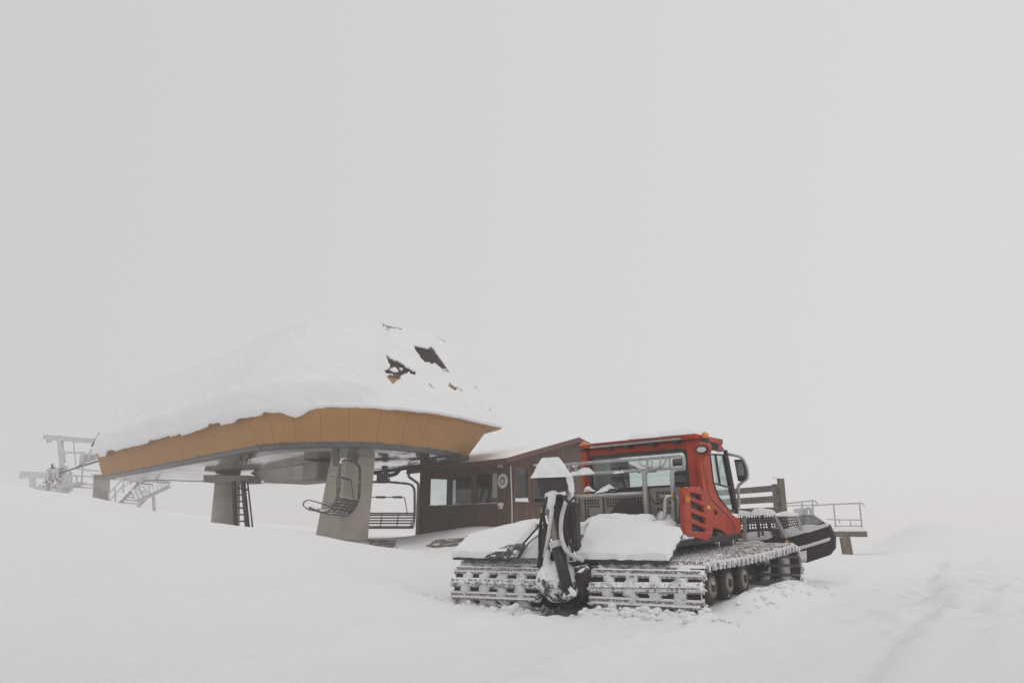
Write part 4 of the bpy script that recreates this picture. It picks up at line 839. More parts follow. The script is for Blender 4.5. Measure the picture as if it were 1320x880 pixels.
for q, t, s in ((((-1.15, 1.0, 1.22), (-.5, 1.0, 1.22), (-.45, 1.5, 1.28), (-1.2, 1.6, 1.30)), .10, 4), (((-.3, 1.2, 1.22), (.75, 1.15, 1.16), (.85, 1.7, 1.20), (-.3, 1.75, 1.26)), .11, 5), (((1.22, 1.05, 0.949), (1.49, 1.05, 0.913), (1.33, 1.5, 0.974), (1.05, 1.5, 1)), .10, 6), (((0.786, 1.7, 1.17), (1.14, 1.7, 1.11), (0.925, 2.2, 1.22), (0.564, 2.2, 1.25)), .09, 8)):
    part('snow_lump', 'snow', snow_pad(q, t, 24, 14, s, .05, edge=.14, rag=.08), smooth=True)
part('side_step', 'steel', MB().box((.95, .95, .92), (1.45, 1.6, .955)), bevel=.01)
# ---- rear lifting arm
lift = part('lift_arm', 'dark_steel', MB().hexa([(-.16, .22, .45), (.12, .22, .45), (.12, .55, .45), (-.16, .55, .45)], [(-.20, .02, 1.66), (.10, .02, 1.66), (.10, .35, 1.66), (-.20, .35, 1.66)]), bevel=.03)
part('arm_head', 'dark_steel', MB().hexa([(-0.268, -0.08, 1.62), (0.174, -0.08, 1.61), (-0.0414, 0.34, 1.64), (-0.502, 0.34, 1.65)], [(-0.325, -0.1, 1.92), (0.245, -0.1, 1.91), (0.0194, 0.34, 1.95), (-0.575, 0.34, 1.96)]), bevel=.03)
cap = snow_pad([(-0.371, -0.16, 1.91), (0.347, -0.16, 1.89), (0.0347, 0.36, 1.93), (-0.633, 0.36, 1.96)], .30, 40, 36, 3, .02, edge=.20, rag=.03, lin=.85)
part('snow_cap', 'snow', cap, smooth=True)
cy = part('hydraulic_cylinder', 'black', MB().tube([(0.0176, -0.13, 0.947), (0.271, -0.28, 0.32)], .085, 16).tube([(0.26, -0.28, 0.351), (0.305, -0.3, 0.261)], .055, 10), smooth=True)
part('piston_rod', 'plate', MB().tube([(-0.121, -0.1, 1.51), (0.0231, -0.13, 0.925)], .048, 14), cy, smooth=True)
part('collar', 'fog_pale_rime', MB().tube([(0.00539, -0.13, 0.969), (0.0336, -0.14, 0.882)], .10, 14), cy, smooth=True)
hose = lambda pts, r, m='fog_pale_rime': part('hose', m, MB().tube(round_path(pts, .2, 5), r, 8), lift, smooth=True)
hose([(-0.0822, -0.15, 1.62), (-0.158, -0.2, 1.4), (-0.113, -0.15, 1.06), (-0.242, -0.1, 0.792)], .026, 'rubber')
hose([(0.0229, -0.2, 1.45), (-0.0665, -0.2, 1.06), (-0.217, -0.1, 0.748)], .03)
hose([(0.209, -0.1, 1.55), (0.163, -0.2, 1.3), (0.147, -0.2, 1.04), (0.226, -0.2, 0.82), (0.385, 0, 0.701)], .032)
hose([(0.246, -0.1, 1.49), (0.146, -0.1, 1.16), (0.26, -0.1, 0.858), (0.204, 0.1, 1.05)], .025, 'rubber')
hose([(0.222, 0, 1.44), (0.264, 0, 1.05), (0.237, -0.1, 0.706)], .022, 'rubber')
hose([(-0.27, 0, 1.51), (-0.365, 0, 1.06), (-0.363, 0, 0.551)], .024, 'rubber')
hose([(0.221, -0.2, 1.61), (0.339, -0.25, 1.51), (0.316, -0.05, 1.6)], .02, 'black')
for k, (u, v, w, hh, t) in enumerate(((708, 645, 15, 20, .07), (699, 622, 8, 20, .04), (733, 622, 8, 18, .05), (738, 640, 9, 12, .05), (721, 634, 22, 5, .03), (704, 706, 9, 22, .06), (739, 704, 9, 28, .06), (745, 640, 7, 8, .04))):
    pass
def blob(q, t, s, parent=None, rag=.06): return part('snow_lump', 'snow', snow_pad(q, t, 16, 16, s, .06, edge=.09, up=(0, -.85, .5), rag=rag), parent, smooth=True)
blob([(-0.21, -0.12, 1.42), (-0.0302, -0.12, 1.41), (0.0121, -0.1, 1.66), (-0.154, -0.1, 1.67)], .09, 11, lift)
blob([(0.257, -0.1, 1.67), (0.278, 0, 1.69), (0.276, 0, 1.88), (0.276, -0.15, 1.92)], .06, 13, lift)
blob([(-0.236, -0.1, 0.648), (-0.127, -0.1, 0.649), (-0.103, -0.1, 0.836), (-0.182, -0.1, 0.88)], .07, 14, lift)
blob([(0.135, -0.02, 0.7), (0.267, -0.02, 0.701), (0.24, 0.05, 0.937), (0.153, 0.05, 1.03)], .06, 15, lift)
blob([(0.0743, -0.2, 1.64), (0.249, -0.2, 1.63), (0.252, -0.2, 1.68), (0.0775, -0.2, 1.69)], .04, 16, lift)
blob([(0.138, 0.1, 1.5), (0.259, 0.1, 1.49), (0.269, 0.1, 1.65), (0.175, 0.1, 1.65)], .05, 17, lift)
# side plates and boxes of the hitch beside the arm
part('hitch_plate', 'dark_steel', MB().prism([(-0.567, 0.15, 0.457), (-0.43, 0.15, 1.17), (-0.322, 0.15, 1.05), (-0.34, 0.15, 0.461)], (0, .1, 0)), bevel=.01)
part('hitch_plate', 'dark_steel', MB().prism([(-0.0138, 0.12, 0.546), (0.0812, 0.12, 1.44), (0.235, 0.12, 1.52), (0.225, 0.12, 0.934), (0.306, 0.12, 0.551)], (0, .12, 0)), bevel=.01)
dr = MB(); c = V(*(-0.069, 0, 0.402)); N = 18
dr.grid(lambda u, v: c + V(.37 * math.sin(math.pi * v) * math.cos(2 * math.pi * u), .20 * math.sin(math.pi * v) * math.sin(2 * math.pi * u), .29 * math.cos(math.pi * v)) * (1 + .06 * float(vnoise(u * 9, v * 7, 1.))), 28, 16)
part('hitch_drum', mat('snow plastered hitch', (.03, .027, .026), .5, .1, .25, scale=6, snow=.95, frost=.26, snow_scale=3.), dr, smooth=True)
part('hitch_frame', 'dark_steel', MB().box((.22, .12, .20), (.58, .42, .62)), bevel=.04); part('hitch_frame', 'dark_steel', MB().box((-.55, .15, .25), (-.30, .42, .68)), bevel=.04)
part('hitch_link', 'dark_steel', MB().bar((0.268, 0, 0.293), (0.496, 0.3, 0.464), .12, .14), bevel=.02); part('hitch_link', 'dark_steel', MB().bar((0.276, -0.05, 0.564), (0.442, 0.3, 0.615), .10, .10), bevel=.02)
part('hitch_link', 'dark_steel', MB().cyl((0.377, -0.1, 0.463), (0.369, 0.1, 0.543), .09, 14))
blob([(0.289, -0.04, 0.457), (0.455, -0.04, 0.428), (0.433, 0.02, 0.614), (0.291, 0.02, 0.634)], .06, 18)
blob([(0.416, 0.1, 0.479), (0.595, 0.1, 0.482), (0.574, 0.15, 0.585), (0.394, 0.15, 0.572)], .05, 19)
blob([(0.174, -0.3, 0.215), (0.404, -0.3, 0.223), (0.37, -0.25, 0.362), (0.312, -0.25, 0.444)], .06, 20)
# ---- cargo rack of tube
rk = part('rack', 'steel', MB().tube(round_path([(-1.12, 1.9, 2.225), (1.27, 1.9, 2.225), (1.27, 1.9, 2.035), (-1.12, 1.9, 2.035)], .05, 3), .028, 8), smooth=True)
R = lambda pts, r=.026: part('rack_tube', 'steel', MB().tube(round_path(pts, .09, 4), r, 8), rk, smooth=True)
for x in (-.93, -.78, .62, 1.02): R([(x, 1.9, 2.035), (x, 1.9, 2.225)], .02)
R([(-1.12, 1.9, 1.655), (.5, 1.9, 1.655)], .028)
R([(.75, 1.95, 2.03), (.55, 1.9, 2.03), (.55, 1.85, 1.15)], .042)
R([(1.25, 1.95, 2.03), (1.04, 1.9, 2.0), (1.04, 1.85, 1.05)], .036)
R([(-1.0, 1.95, 1.98), (-.86, 1.9, 1.98), (-.84, 1.85, 1.15)], .032)
R([(1.04, 1.75, 1.57), (0.984, 1.7, 1.56), (0.986, 1.6, 1.24), (0.858, 1.55, 1.19), (0.487, 1.5, 1.2), (0.452, 1.55, 1.25)], .034)
R([(0.756, 2, 1.59), (1.09, 2, 1.58), (1.05, 1.95, 1.15), (0.736, 1.95, 1.11)], .022)
for u in (860, 866, 870): R([(0.88, 2, 1.58) if u == 860 else ((0.962, 2, 1.58) if u == 866 else (1.02, 2, 1.58)), (0.861, 1.95, 1.13) if u == 860 else ((0.944, 1.95, 1.14) if u == 866 else (0.998, 1.95, 1.15))], .014)
R([(0.481, 1.88, 2.19), (0.527, 1.86, 2.11), (0.639, 1.86, 2.09), (0.777, 1.86, 2.05), (0.919, 1.86, 2.08), (0.974, 1.88, 2.18), (0.943, 1.9, 2.23)], .016)
R([(0.722, 1.86, 2.22), (0.728, 1.84, 2.03), (0.857, 1.84, 2.06), (0.89, 1.86, 2.22)], .016)
part('strap', 'yellow', MB().cyl((0.994, 1.83, 1.56), (1.06, 1.83, 1.56), .045, 10), rk)
for q, t, s in ((((-0.883, 1.83, 2.02), (-0.343, 1.83, 2.03), (-0.426, 1.98, 2.05), (-0.973, 1.98, 2.04)), .06, 1), (((0.0158, 1.84, 2.01), (0.224, 1.84, 2.01), (0.164, 1.96, 2.03), (-0.0461, 1.96, 2.03)), .07, 2), (((-0.827, 1.86, 2.17), (-0.697, 1.86, 2.18), (-0.749, 1.95, 2.2), (-0.88, 1.95, 2.19)), .06, 3)):
    part('snow_clump', 'snow', snow_pad(q, t, 36, 8, s, .09, edge=.06, rag=.05, lin=.8), rk, smooth=True)
# ---- perforated guard behind the cab
def solid_e(i, j): return (2 <= i <= 9 and 4 <= j <= 7)
Y = 2.27
def guard(x0, x1, z0, z1, nu, nv, solid, n):
    o = part('guard_panel', 'plate', perf((x0, Y, z0), (x1, Y, z0), (x1, Y, z1), (x0, Y, z1), nu, nv, .72, solid)); s = o.modifiers.new('t', 'SOLIDIFY'); s.thickness = .012
    return o
guard(-.98, -.50, .92, 1.66, 9, 14, lambda i, j: not (2 <= i <= 7 and 2 <= j <= 12 and not (i >= 4 and 5 <= j <= 9)), 0)
guard(-.46, .40, .92, 1.66, 16, 14, lambda i, j: not (1 <= i <= 14 and (10 <= j <= 12 or 3 <= j <= 8 and i >= 8)), 1)
guard(.44, 1.0, .92, 1.74, 10, 15, lambda i, j: not (2 <= i <= 7 and (10 <= j <= 13 or 1 <= j <= 8)), 2)
for x in (-.98, -.48, .42, 1.0): part('guard_post', 'plate', MB().box((x - .018, Y - .05, .9), (x + .018, Y - .015, 1.70)))
part('guard_rail', 'plate', MB().box((-1.02, Y - .06, 1.665), (.43, Y + .22, 1.70)), bevel=.008)
part('cover_bag', 'black', MB().prism([(-0.289, 2.2, 1.31), (-0.0878, 2.2, 1.54), (0.038, 2.2, 1.6), (0.185, 2.2, 1.57), (0.434, 2.2, 1.4), (0.42, 2.2, 1.24)], (0, -.14, 0)), bevel=.03)
for u0, u1 in ((0, 0), (1, 1)):
    part('handle', 'black', MB().tube(round_path([(-0.321, 2.2, 1.71), (-0.26, 2.15, 1.75), (-0.137, 2.15, 1.75), (-0.135, 2.2, 1.72)] if u0 == 0 else [(0.302, 2.2, 1.74), (0.359, 2.15, 1.77), (0.461, 2.15, 1.77), (0.463, 2.2, 1.74)], .04), .02, 6))
part('cable', 'black', MB().tube(round_path([(0.555, 2.1, 1.59), (0.612, 2.05, 1.49), (0.708, 2.05, 1.46), (0.85, 2, 1.56)], .1), .011, 6))
for k, (q, t) in enumerate(((((-0.874, 2.25, 1.74), (-0.599, 2.25, 1.74), (-0.726, 2.48, 1.77), (-0.99, 2.48, 1.77)), .12), (((-0.521, 2.25, 1.72), (-0.16, 2.25, 1.73), (-0.294, 2.48, 1.77), (-0.628, 2.48, 1.77)), .13))):
    part('snow_lump', 'snow', snow_pad(q, t, 26, 18, 20 + k, .10, edge=.16, rag=.10, lin=.9), smooth=True)
# ---- cab
part('rear_pillar', 'red', MB().prism([(.93, 2.86, 1.66), (1.2, 2.9, 1.66), (1.22, 2.9, 2.56), (1.0, 2.86, 2.56), (.93, 2.86, 2.44)], (0, .10, 0)), bevel=.02)
part('rear_pillar', 'red', MB().prism([(-1.2, 2.9, 1.66), (-1.06, 2.86, 1.66), (-1.06, 2.86, 2.56), (-1.22, 2.9, 2.56)], (0, .10, 0)), bevel=.02)
part('rear_wall', 'cabin', MB().box((-1.05, 2.88, 1.66), (.92, 2.95, 1.78)), bevel=.01)
part('rear_header', 'red', MB().box((-1.05, 2.87, 2.40), (.99, 2.95, 2.55)), bevel=.015)
wf = MB()                                           # rubber frame with rounded corners
def rounded(x0, x1, z0, z1, r, n=5):
    P = []
    for cx, cz, a0 in ((x1 - r, z1 - r, 0), (x0 + r, z1 - r, 90), (x0 + r, z0 + r, 180), (x1 - r, z0 + r, 270)):
        for i in range(n + 1): a = rad(a0 + 90 * i / n); P.append((cx + r * math.cos(a), cz + r * math.sin(a)))
    return P
po, pi = rounded(-1.08, .945, 1.735, 2.43, .13), rounded(-1.02, .90, 1.80, 2.37, .09); m = len(po)
for P, y in ((po, 2.855), (pi, 2.85), (pi, 2.93), (po, 2.93)): wf.v += [(x, y, z) for x, z in P]
for a in range(3):
    for i in range(m): wf.f.append((a * m + i, a * m + (i + 1) % m, (a + 1) * m + (i + 1) % m, (a + 1) * m + i))
rw = part('rear_window', 'black', wf); part('pane', 'glass', MB().prism([(x, 2.89, z) for x, z in pi], (0, .008, 0)), rw)
roof = part('roof', 'red', MB().prism([(-1.2, 2.72, 2.57), (1.2, 2.72, 2.57), (1.22, 3.0, 2.56), (1.18, 4.1, 2.54), (.95, 4.5, 2.50), (-.95, 4.5, 2.50), (-1.18, 4.1, 2.54)], (0, .0, .085)), bevel=.03)
part('roof_bar', 'steel_bare', MB().tube([(-.9, 2.69, 2.575), (.93, 2.69, 2.585)], .022, 8), roof); part('spoiler', 'red_dark', MB().box((-.85, 2.66, 2.605), (.95, 2.719, 2.645)), roof, bevel=.01)
for x in (-.6, -.2, .3, .75): part('roof_bracket', 'black', MB().box((x, 2.70, 2.50), (x + .1, 2.86, 2.565)), roof)
part('snow_cover', 'snow', snow_pad([(-.1, 2.76, 2.657), (1.12, 2.76, 2.657), (1.12, 4.15, 2.63), (-.1, 4.15, 2.63)], .15, 34, 34, 31, .035, edge=.3, rag=.05), roof, smooth=True)
part('snow_cover', 'snow', snow_pad([(-1.1, 3.0, 2.657), (-.05, 3.0, 2.657), (-.05, 4.15, 2.63), (-1.1, 4.15, 2.63)], .05, 24, 24, 32, .02, edge=.25, rag=.05), roof, smooth=True)
part('snow_cover', 'snow', snow_pad([(.55, 4.1, 2.63), (1.17, 3.1, 2.648), (1.2, 4.1, 2.625), (.9, 4.45, 2.59)], .06, 16, 16, 33, .03, edge=.2), roof, smooth=True)
def beacon(c):
    b = part('beacon', 'black', MB().tube([c, c + V(0, 0, .07)], [.075, .068], 16)); d = MB()
    d.tube([c + V(0, 0, .071), c + V(0, 0, .12), c + V(0, 0, .165), c + V(0, 0, .185)], [.064, .066, .05, .02], 16); part('lens', 'amber', d, b, smooth=True)
part('beacon_bracket', 'red_dark', MB().box((1.19, 2.86, 2.36), (1.34, 3.06, 2.50)), bevel=.03); beacon(V(1.27, 2.95, 2.50))
beacon(V(-1.12, 2.84, 2.53)); part('beacon_bracket', 'red', MB().box((-1.20, 2.80, 2.30), (-1.05, 2.86, 2.528)), bevel=.02)
part('marker', 'red_dark', MB().prism([(0.95, 4.29, 2.49), (0.95, 4.45, 2.6), (0.95, 4.66, 2.59), (0.95, 4.85, 2.49), (0.95, 4.71, 2.45)], (-.12, 0, 0)), bevel=.02)
lamp = MB(); c = V(1.235, 2.835, 2.37)
e1, e2 = V(.97, .10, 0).normalized(), V(0, 0, 1); nn = e1.cross(e2)
def ell(a, b, z): return [c + e1 * a * math.cos(2 * math.pi * i / 24) + e2 * b * math.sin(2 * math.pi * i / 24) + nn * z for i in range(24)]
lb = part('side_lamp', 'black', MB().prism(ell(.115, .075, 0), nn * .03), bevel=.008); part('lens', 'white', MB().prism(ell(.082, .047, .031), nn * .012), lb, bevel=.004)
part('lamp_pod', 'red', MB().prism(ell(.15, .13, -.002), -nn * .10), bevel=.03)
# right and left sides
PX = [(1.2, 2.91, 2.56), (1.2, 3.31, 2.53), (1.2, 3.28, 2.35), (1.2, 3.32, 1.81), (1.2, 3.5, 1.55), (1.2, 4.11, 1.27), (1.2, 4.55, 1.15), (1.2, 4.57, 0.935), (1.2, 4.2, 0.754), (1.2, 3.97, 0.82), (1.2, 3.5, 0.987), (1.2, 2.95, 1.07), (1.2, 2.83, 1.57), (1.2, 2.79, 2.09)]
sp = MB().prism(PX, (-.07, 0, 0)); part('side_panel', 'red', sp, bevel=.02); part('side_panel', 'red', mirror(sp), bevel=.02)
seam = MB().tube(round_path([(1.2, 3, 2.54), (1.2, 2.96, 2.29), (1.2, 3, 1.97), (1.2, 3.04, 1.57), (1.2, 3.88, 1.23), (1.2, 4.21, 1.06), (1.2, 4.15, 0.867)], .12, 4), .010, 5)
part('panel_seam', 'black', seam)
part('door_lock', 'black', MB().cyl((1.19, 3.3, 1.3), (1.21, 3.25, 1.3), .045, 14))
ENG = [(1.27, 1.75, 1.71), (1.27, 2.51, 1.72), (1.27, 2.79, 1.56), (1.27, 3.03, 1.24), (1.27, 2.83, 0.895), (1.27, 2.6, 0.867), (1.27, 1.7, 0.978)]
eb = MB().prism(ENG, (-.06, 0, 0)); vt = MB()
for P in ([(1.34, 1.57, 1.7), (1.34, 1.88, 1.68), (1.34, 1.8, 0.962), (1.34, 1.52, 0.985)], [(1.35, 1.57, 1.71), (1.35, 2.3, 1.72), (1.35, 2.48, 1.59), (1.35, 1.82, 1.63)], [(1.34, 2.33, 1.71), (1.34, 2.6, 1.56), (1.34, 2.84, 1.23), (1.34, 2.64, 0.902), (1.34, 2.32, 0.892), (1.34, 2.44, 1.21), (1.34, 2.35, 1.55)],
          [(1.35, 1.81, 1.57), (1.35, 2.42, 1.47), (1.35, 2.41, 1.41), (1.35, 1.8, 1.51)], [(1.35, 1.77, 1.4), (1.35, 2.48, 1.28), (1.35, 2.46, 1.21), (1.35, 1.76, 1.33)], [(1.35, 1.73, 1.24), (1.35, 2.46, 1.1), (1.35, 2.45, 1.03), (1.35, 1.72, 1.17)], [(1.35, 1.53, 1.04), (1.35, 2.6, 0.979), (1.35, 2.46, 0.86), (1.35, 1.51, 0.974)]):
    vt.prism(P, (-.07, 0, 0))
def mirror_on(mb):
    o = mirror(mb); o.v = [(x, y + 1., z) for x, y, z in o.v]; return o
for f in (lambda m: m, mirror_on):
    e = part('engine_side', 'black', f(eb)); part('vent_frame', 'red', f(vt), e, bevel=.012)
mk = part('marker_lamp', 'red_dark', MB().prism([(1.36, 1.52, 1.58), (1.36, 1.8, 1.57), (1.36, 1.79, 1.46), (1.36, 1.53, 1.48)], (-.012, 0, 0)), bevel=.004)
part('lens', 'amber', MB().cyl((1.36, 1.66, 1.52), (1.38, 1.6, 1.52), .055, 12), mk)
part('sticker', 'yellow', MB().prism([(1.35, 2.5, 1.42), (1.35, 2.67, 1.41), (1.35, 2.67, 1.36), (1.35, 2.5, 1.36)], (.003, 0, 0)))
part('vent_pipe', 'black', MB().cyl((1.1, 3.28, 0.904), (1.1, 4.21, 0.782), .10, 14)); 
# door glass, dark frame, pillars
DW = [(1.18, 3.34, 2.32), (1.18, 4.08, 2.34), (1.18, 4.35, 1.34), (1.18, 4.08, 1.3), (1.18, 3.55, 1.57), (1.18, 3.37, 1.81)]
dg = MB().prism(DW, (-.008, 0, 0)); df = MB()
for a, b, w in ((0, 1, .03), (1, 2, .075), (2, 3, .03), (3, 4, .03), (4, 5, .03), (5, 0, .03)): df.bar(DW[a], DW[b], .03, w, (1, 0, 0))
df.bar((1.19, 3.6, 2.33), (1.19, 3.68, 1.78), .028, .035, (1, 0, 0)); df.bar((1.19, 3.34, 1.81), (1.19, 4.21, 1.74), .028, .03, (1, 0, 0))
for f in (lambda m: m, mirror):
    d = part('door_window', 'black', f(df)); part('pane', 'glass', f(dg), d)
a0, a1 = V(*(1.18, 4.15, 2.38)), V(*(1.18, 4.44, 1.31))
MX = lambda p: V(-p.x, p.y, p.z)
part('wind_screen', 'glass', MB().hexa([a1, MX(a1), MX(a1) + V(0, .008, 0), a1 + V(0, .008, 0)], [a0, MX(a0), MX(a0) + V(0, .008, 0), a0 + V(0, .008, 0)]))
for f in (lambda m: m, mirror): part('front_pillar', 'black', f(MB().bar(a0 + V(.0, .03, .06), a1 + V(.0, .03, -.05), .07, .07)), bevel=.015)
part('wiper', 'black', MB().tube([a1 + V(-.35, .05, .05), a1 + V(-.55, -.15, .6)], .012, 5))
part('cowl', 'red', MB().hexa([(-1.05, 4.0, .92), (1.05, 4.0, .92), (.95, 4.95, .92), (-.95, 4.95, .92)], [(-1.12, 4.1, 1.30), (1.12, 4.1, 1.30), (1.0, 4.8, 1.22), (-1.0, 4.8, 1.22)]), bevel=.04)
part('cab_floor', 'cabin', MB().box((-1.12, 2.96, 1.12), (1.12, 4.05, 1.18)))
part('dashboard', 'cabin', MB().hexa([(-1., 4.0, 1.18), (1., 4.0, 1.18), (1., 4.4, 1.3), (-1., 4.4, 1.3)], [(-1., 4.1, 1.52), (1., 4.1, 1.52), (1., 4.35, 1.45), (-1., 4.35, 1.45)]), bevel=.03)
seat = part('driver_seat', 'cabin', MB().hexa([(.42, 3.25, 1.45), (.95, 3.25, 1.45), (.95, 3.75, 1.45), (.42, 3.75, 1.45)], [(.42, 3.25, 1.6), (.95, 3.25, 1.6), (.95, 3.75, 1.6), (.42, 3.75, 1.6)]), bevel=.05)
part('backrest', 'cabin', MB().hexa([(.42, 3.12, 1.6), (.95, 3.12, 1.6), (.95, 3.26, 1.6), (.42, 3.26, 1.6)], [(.52, 3.02, 2.06), (.88, 3.02, 2.06), (.88, 3.13, 2.06), (.52, 3.13, 2.06)]), seat, bevel=.05)
part('headrest', 'cabin', MB().box((.58, 3.0, 2.09), (.86, 3.10, 2.27)), seat, bevel=.04)
eq = part('equipment_locker', 'cabin', MB().box((-1.0, 2.99, 1.2), (-.38, 3.22, 2.33)), bevel=.02)
part('locker_label', 'plate', MB().box((-.98, 2.978, 2.10), (-.66, 2.988, 2.31)), eq)
part('cab_lining', 'cabin', MB().box((-1.1, 2.96, 2.44), (1.1, 4.05, 2.53)))
part('seat_console', 'cabin', MB().box((.05, 3.05, 1.2), (.38, 3.4, 1.70)), bevel=.06)
# mirror on its bent tube
ml = part('mirror_arm', 'steel_bare', MB().tube(round_path([(1.1, 4.35, 2.39), (1.39, 4.5, 2.31), (1.46, 4.5, 2.08), (1.45, 4.5, 1.9), (1.35, 4.5, 1.84), (1.24, 4.5, 1.77), (1.23, 4.5, 1.42), (1.19, 4.45, 1.28)], .12, 4), .027, 8), smooth=True)
mh_ = part('mirror', 'black', MB().prism([(1.23, 4.46, 2.27), (1.4, 4.46, 2.26), (1.43, 4.46, 2.05), (1.42, 4.46, 1.89), (1.35, 4.46, 1.84), (1.26, 4.46, 1.86)], (0, .08, 0)), bevel=.02)
part('mirror_glass', 'mirror', MB().prism([(1.25, 4.45, 2.22), (1.38, 4.45, 2.21), (1.41, 4.45, 2.05), (1.4, 4.45, 1.96), (1.29, 4.45, 1.96)], (0, .005, 0)), mh_)
# ---- front blade
BY = 5.6
part('blade', 'dark_steel', MB().hexa([(-2.6, BY - .05, .22), (1.75, BY - .05, .22), (1.75, BY + .08, .22), (-2.6, BY + .08, .22)], [(-2.6, BY - .25, .95), (1.65, BY - .25, .95), (1.65, BY - .15, .95), (-2.6, BY - .15, .95)]), bevel=.02)
wing = part('blade_wing', 'dark_steel', MB().prism([(1.63, 5.6, 0.713), (2.46, 5.6, 1.05), (2.56, 5.6, 0.991), (2.63, 5.6, 0.762), (2.6, 5.6, 0.564), (2.49, 5.6, 0.437), (2.05, 5.6, 0.293), (1.71, 5.6, 0.348)], (0, .09, .0)), bevel=.012)
part('wing_plate', 'black', MB().prism([(1.8, 5.56, 0.554), (1.74, 5.56, 0.758), (2.56, 5.56, 0.985), (2.6, 5.56, 0.792)], (0, .035, 0)), wing, bevel=.006)
part('wing_plate', 'black', MB().prism([(2.06, 5.55, 0.311), (2.09, 5.55, 0.539), (2.62, 5.55, 0.736), (2.61, 5.55, 0.567), (2.49, 5.55, 0.454)], (0, .045, 0)), wing, bevel=.006)
bsn = lambda q, t, s, up=(0, -.8, .6), nu=24, nv=12, amp=.03, rag=.03: part('snow_cover', 'snow', snow_pad(q, t, nu, nv, s, amp, edge=.07, up=up, rag=rag), wing, smooth=True)
bsn([(1.8, 5.57, 0.336), (2.06, 5.57, 0.323), (2.09, 5.57, 0.524), (1.81, 5.57, 0.51)], .06, 41)
bsn([(1.82, 5.56, 0.496), (2.53, 5.56, 0.694), (2.57, 5.57, 0.764), (1.81, 5.57, 0.539)], .05, 42, nu=36, nv=6)
bsn([(1.71, 5.56, 0.744), (2.57, 5.56, 0.97), (2.53, 5.6, 1.02), (1.67, 5.6, 0.802)], .06, 43, nu=36, nv=6)
grid = [(1.58, 5.45, 1.19), (2.3, 5.5, 1.19), (2.49, 5.58, 1.02), (1.69, 5.56, 0.759)]
g1 = part('blade_grid', 'dark_steel', perf(grid[3], grid[2], grid[1], grid[0], 17, 7, .62)); s_ = g1.modifiers.new('t', 'SOLIDIFY'); s_.thickness = .02
g2 = part('blade_grid', 'dark_steel', perf((0.825, 5.4, 0.76), (1.63, 5.45, 0.808), (1.58, 5.42, 1.21), (0.875, 5.4, 1.21), 14, 8, .62)); s_ = g2.modifiers.new('t', 'SOLIDIFY'); s_.thickness = .02
bsn([(1.62, 5.54, 0.746), (2.43, 5.55, 0.966), (2.18, 5.56, 1), (1.58, 5.5, 0.895)], .04, 44, amp=.02)
bsn([(0.85, 5.36, 0.716), (1.69, 5.5, 0.688), (1.64, 5.44, 0.896), (0.859, 5.38, 0.866)], .08, 45, amp=.03)
T = lambda pts, r=.026, m='steel': part('blade_strut', m, MB().tube(pts, r, 8))
T([(1.61, 5.38, 1.21), (1.78, 5.46, 0.719)], .034); T([(2.02, 5.42, 1.18), (2.06, 5.46, 0.904)], .03); T([(1.46, 5.36, 1.11), (1.56, 5.36, 0.813), (1.65, 5.4, 0.795)], .026, 'dark_steel')
T([(1.03, 5.34, 1.2), (0.991, 5.34, 0.731)], .04, 'plate'); T([(1.3, 5.34, 1.2), (1.27, 5.34, 0.788)], .02, 'dark_steel'); T([(1.38, 5.34, 1.2), (1.35, 5.34, 0.816)], .02, 'dark_steel'); T([(1.09, 5.36, 1.16), (1.05, 5.36, 0.819)], .02, 'dark_steel')
for k, (q, t) in enumerate(((((0.885, 5.32, 1.2), (1.64, 5.36, 1.19), (1.6, 5.52, 1.21), (0.825, 5.5, 1.21)), .09), (((1.58, 5.36, 1.18), (2.07, 5.4, 1.17), (2.03, 5.55, 1.19), (1.53, 5.52, 1.2)), .05), (((1.21, 5.28, 1.21), (1.51, 5.3, 1.21), (1.42, 5.5, 1.24), (1.18, 5.5, 1.25)), .14))):
    part('snow_cover', 'snow', snow_pad(q, t, 36, 8, 50 + k, .05, edge=.07, rag=.04), smooth=True)
mlp = part('corner_marker', 'black', MB().prism([(1.69, 5.42, 0.765), (1.84, 5.42, 0.778), (1.84, 5.42, 0.576), (1.78, 5.42, 0.533), (1.69, 5.42, 0.605)], (0, .1, 0)), bevel=.015)
part('lens', 'yellow', MB().prism([(1.74, 5.41, 0.721), (1.81, 5.41, 0.72), (1.81, 5.41, 0.598), (1.75, 5.41, 0.605)], (0, .005, 0)), mlp)
part('guard_hoop', 'fog_pale_rime', MB().tube(round_path([(1.19, 4.9, 0.634), (1.24, 4.9, 0.706), (1.39, 4.9, 0.719), (1.56, 5, 0.628)], .2), .03, 8), smooth=True)
for sx in (-1, 1): part('push_arm', 'dark_steel', MB().bar((sx * .55, 4.3, .5), (sx * .7, 5.5, .5), .14, .2), bevel=.02)
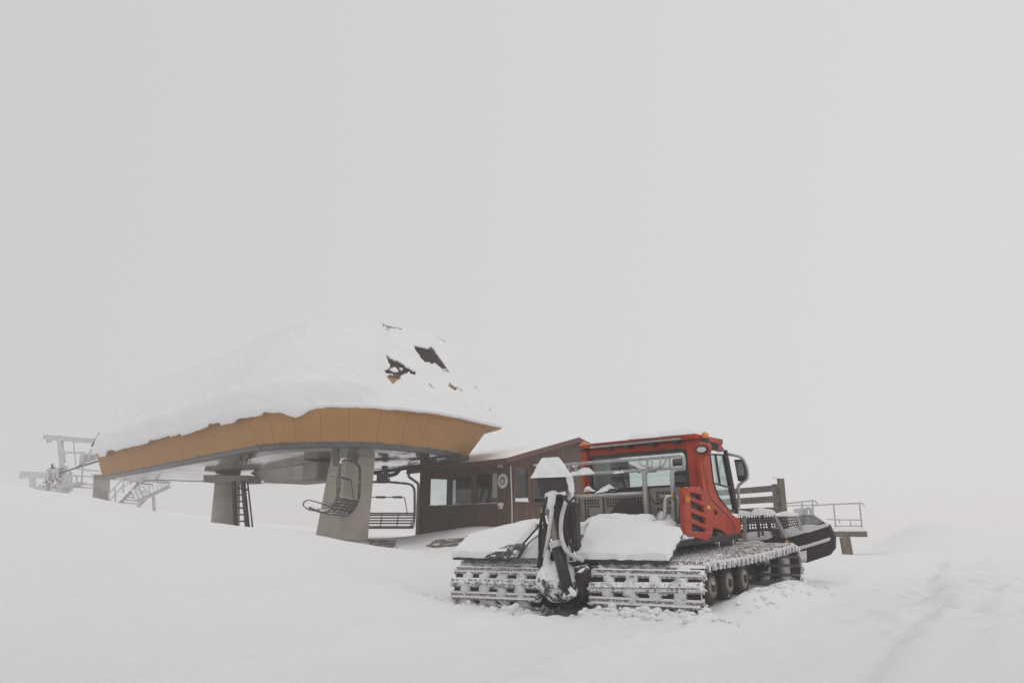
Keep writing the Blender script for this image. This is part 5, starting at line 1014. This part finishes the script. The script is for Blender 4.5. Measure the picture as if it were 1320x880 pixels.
part('tow_frame', 'dark_steel', MB().box((.45, 4.75, .58), (1.35, 5.3, .70)), bevel=.02)
for k, (x, y) in enumerate(((1.24, 3.2), (1.25, 3.9), (1.0, 4.6))): part('icicle', 'fog_pale_rime', MB().tube([(x, y, .80), (x, y, .68)], [.018, .003], 5))

# ================================================================== loose snow broken up along the tracks
rs = np.random.RandomState(11); mb = MB(); ico = [(0, 0, 1), (.894, 0, .447), (.276, .851, .447), (-.724, .526, .447), (-.724, -.526, .447), (.276, -.851, .447), (.724, .526, -.447), (-.276, .851, -.447), (-.894, 0, -.447), (-.276, -.851, -.447), (.724, -.526, -.447), (0, 0, -1)]
icf = [(0, 1, 2), (0, 2, 3), (0, 3, 4), (0, 4, 5), (0, 5, 1), (1, 6, 2), (2, 7, 3), (3, 8, 4), (4, 9, 5), (5, 10, 1), (6, 7, 2), (7, 8, 3), (8, 9, 4), (9, 10, 5), (10, 6, 1), (11, 7, 6), (11, 8, 7), (11, 9, 8), (11, 10, 9), (11, 6, 10)]
def chunk(lx, ly, r):
    x, y, _ = C(lx, ly, 0); z = gz(x, y); d = rs.rand(12) * .5 + .7; sq = .55 + .3 * rs.rand()
    mb.add([(x + p[0] * r * q, y + p[1] * r * q, z + r * .15 + p[2] * r * q * sq) for p, q in zip(ico, d)], icf)
for i in range(420):
    side = rs.rand()
    if side < .7: chunk(rs.choice([-1, 1]) * (1.28 + rs.randn() * .55), -.10 - abs(rs.randn()) * .18, .02 + .075 * rs.rand() ** 2.)
    elif side < .86: chunk(2.4 + abs(rs.randn()) * .16, rs.uniform(-.6, 4.2), .02 + .05 * rs.rand() ** 2)
    elif side < .98: chunk(-2.4 - abs(rs.randn()) * .3, rs.uniform(-.6, 2.), .02 + .05 * rs.rand() ** 2)
    else: chunk(rs.uniform(2.6, 8), rs.uniform(-1, 9), .02 + .045 * rs.rand() ** 2)
sc_ = mb.build('snow_chunks', M['snow'], smooth=True); ss = sc_.modifiers.new('s', 'SUBSURF'); ss.levels = 1; ss.render_levels = 1
tag(sc_, kind='stuff')
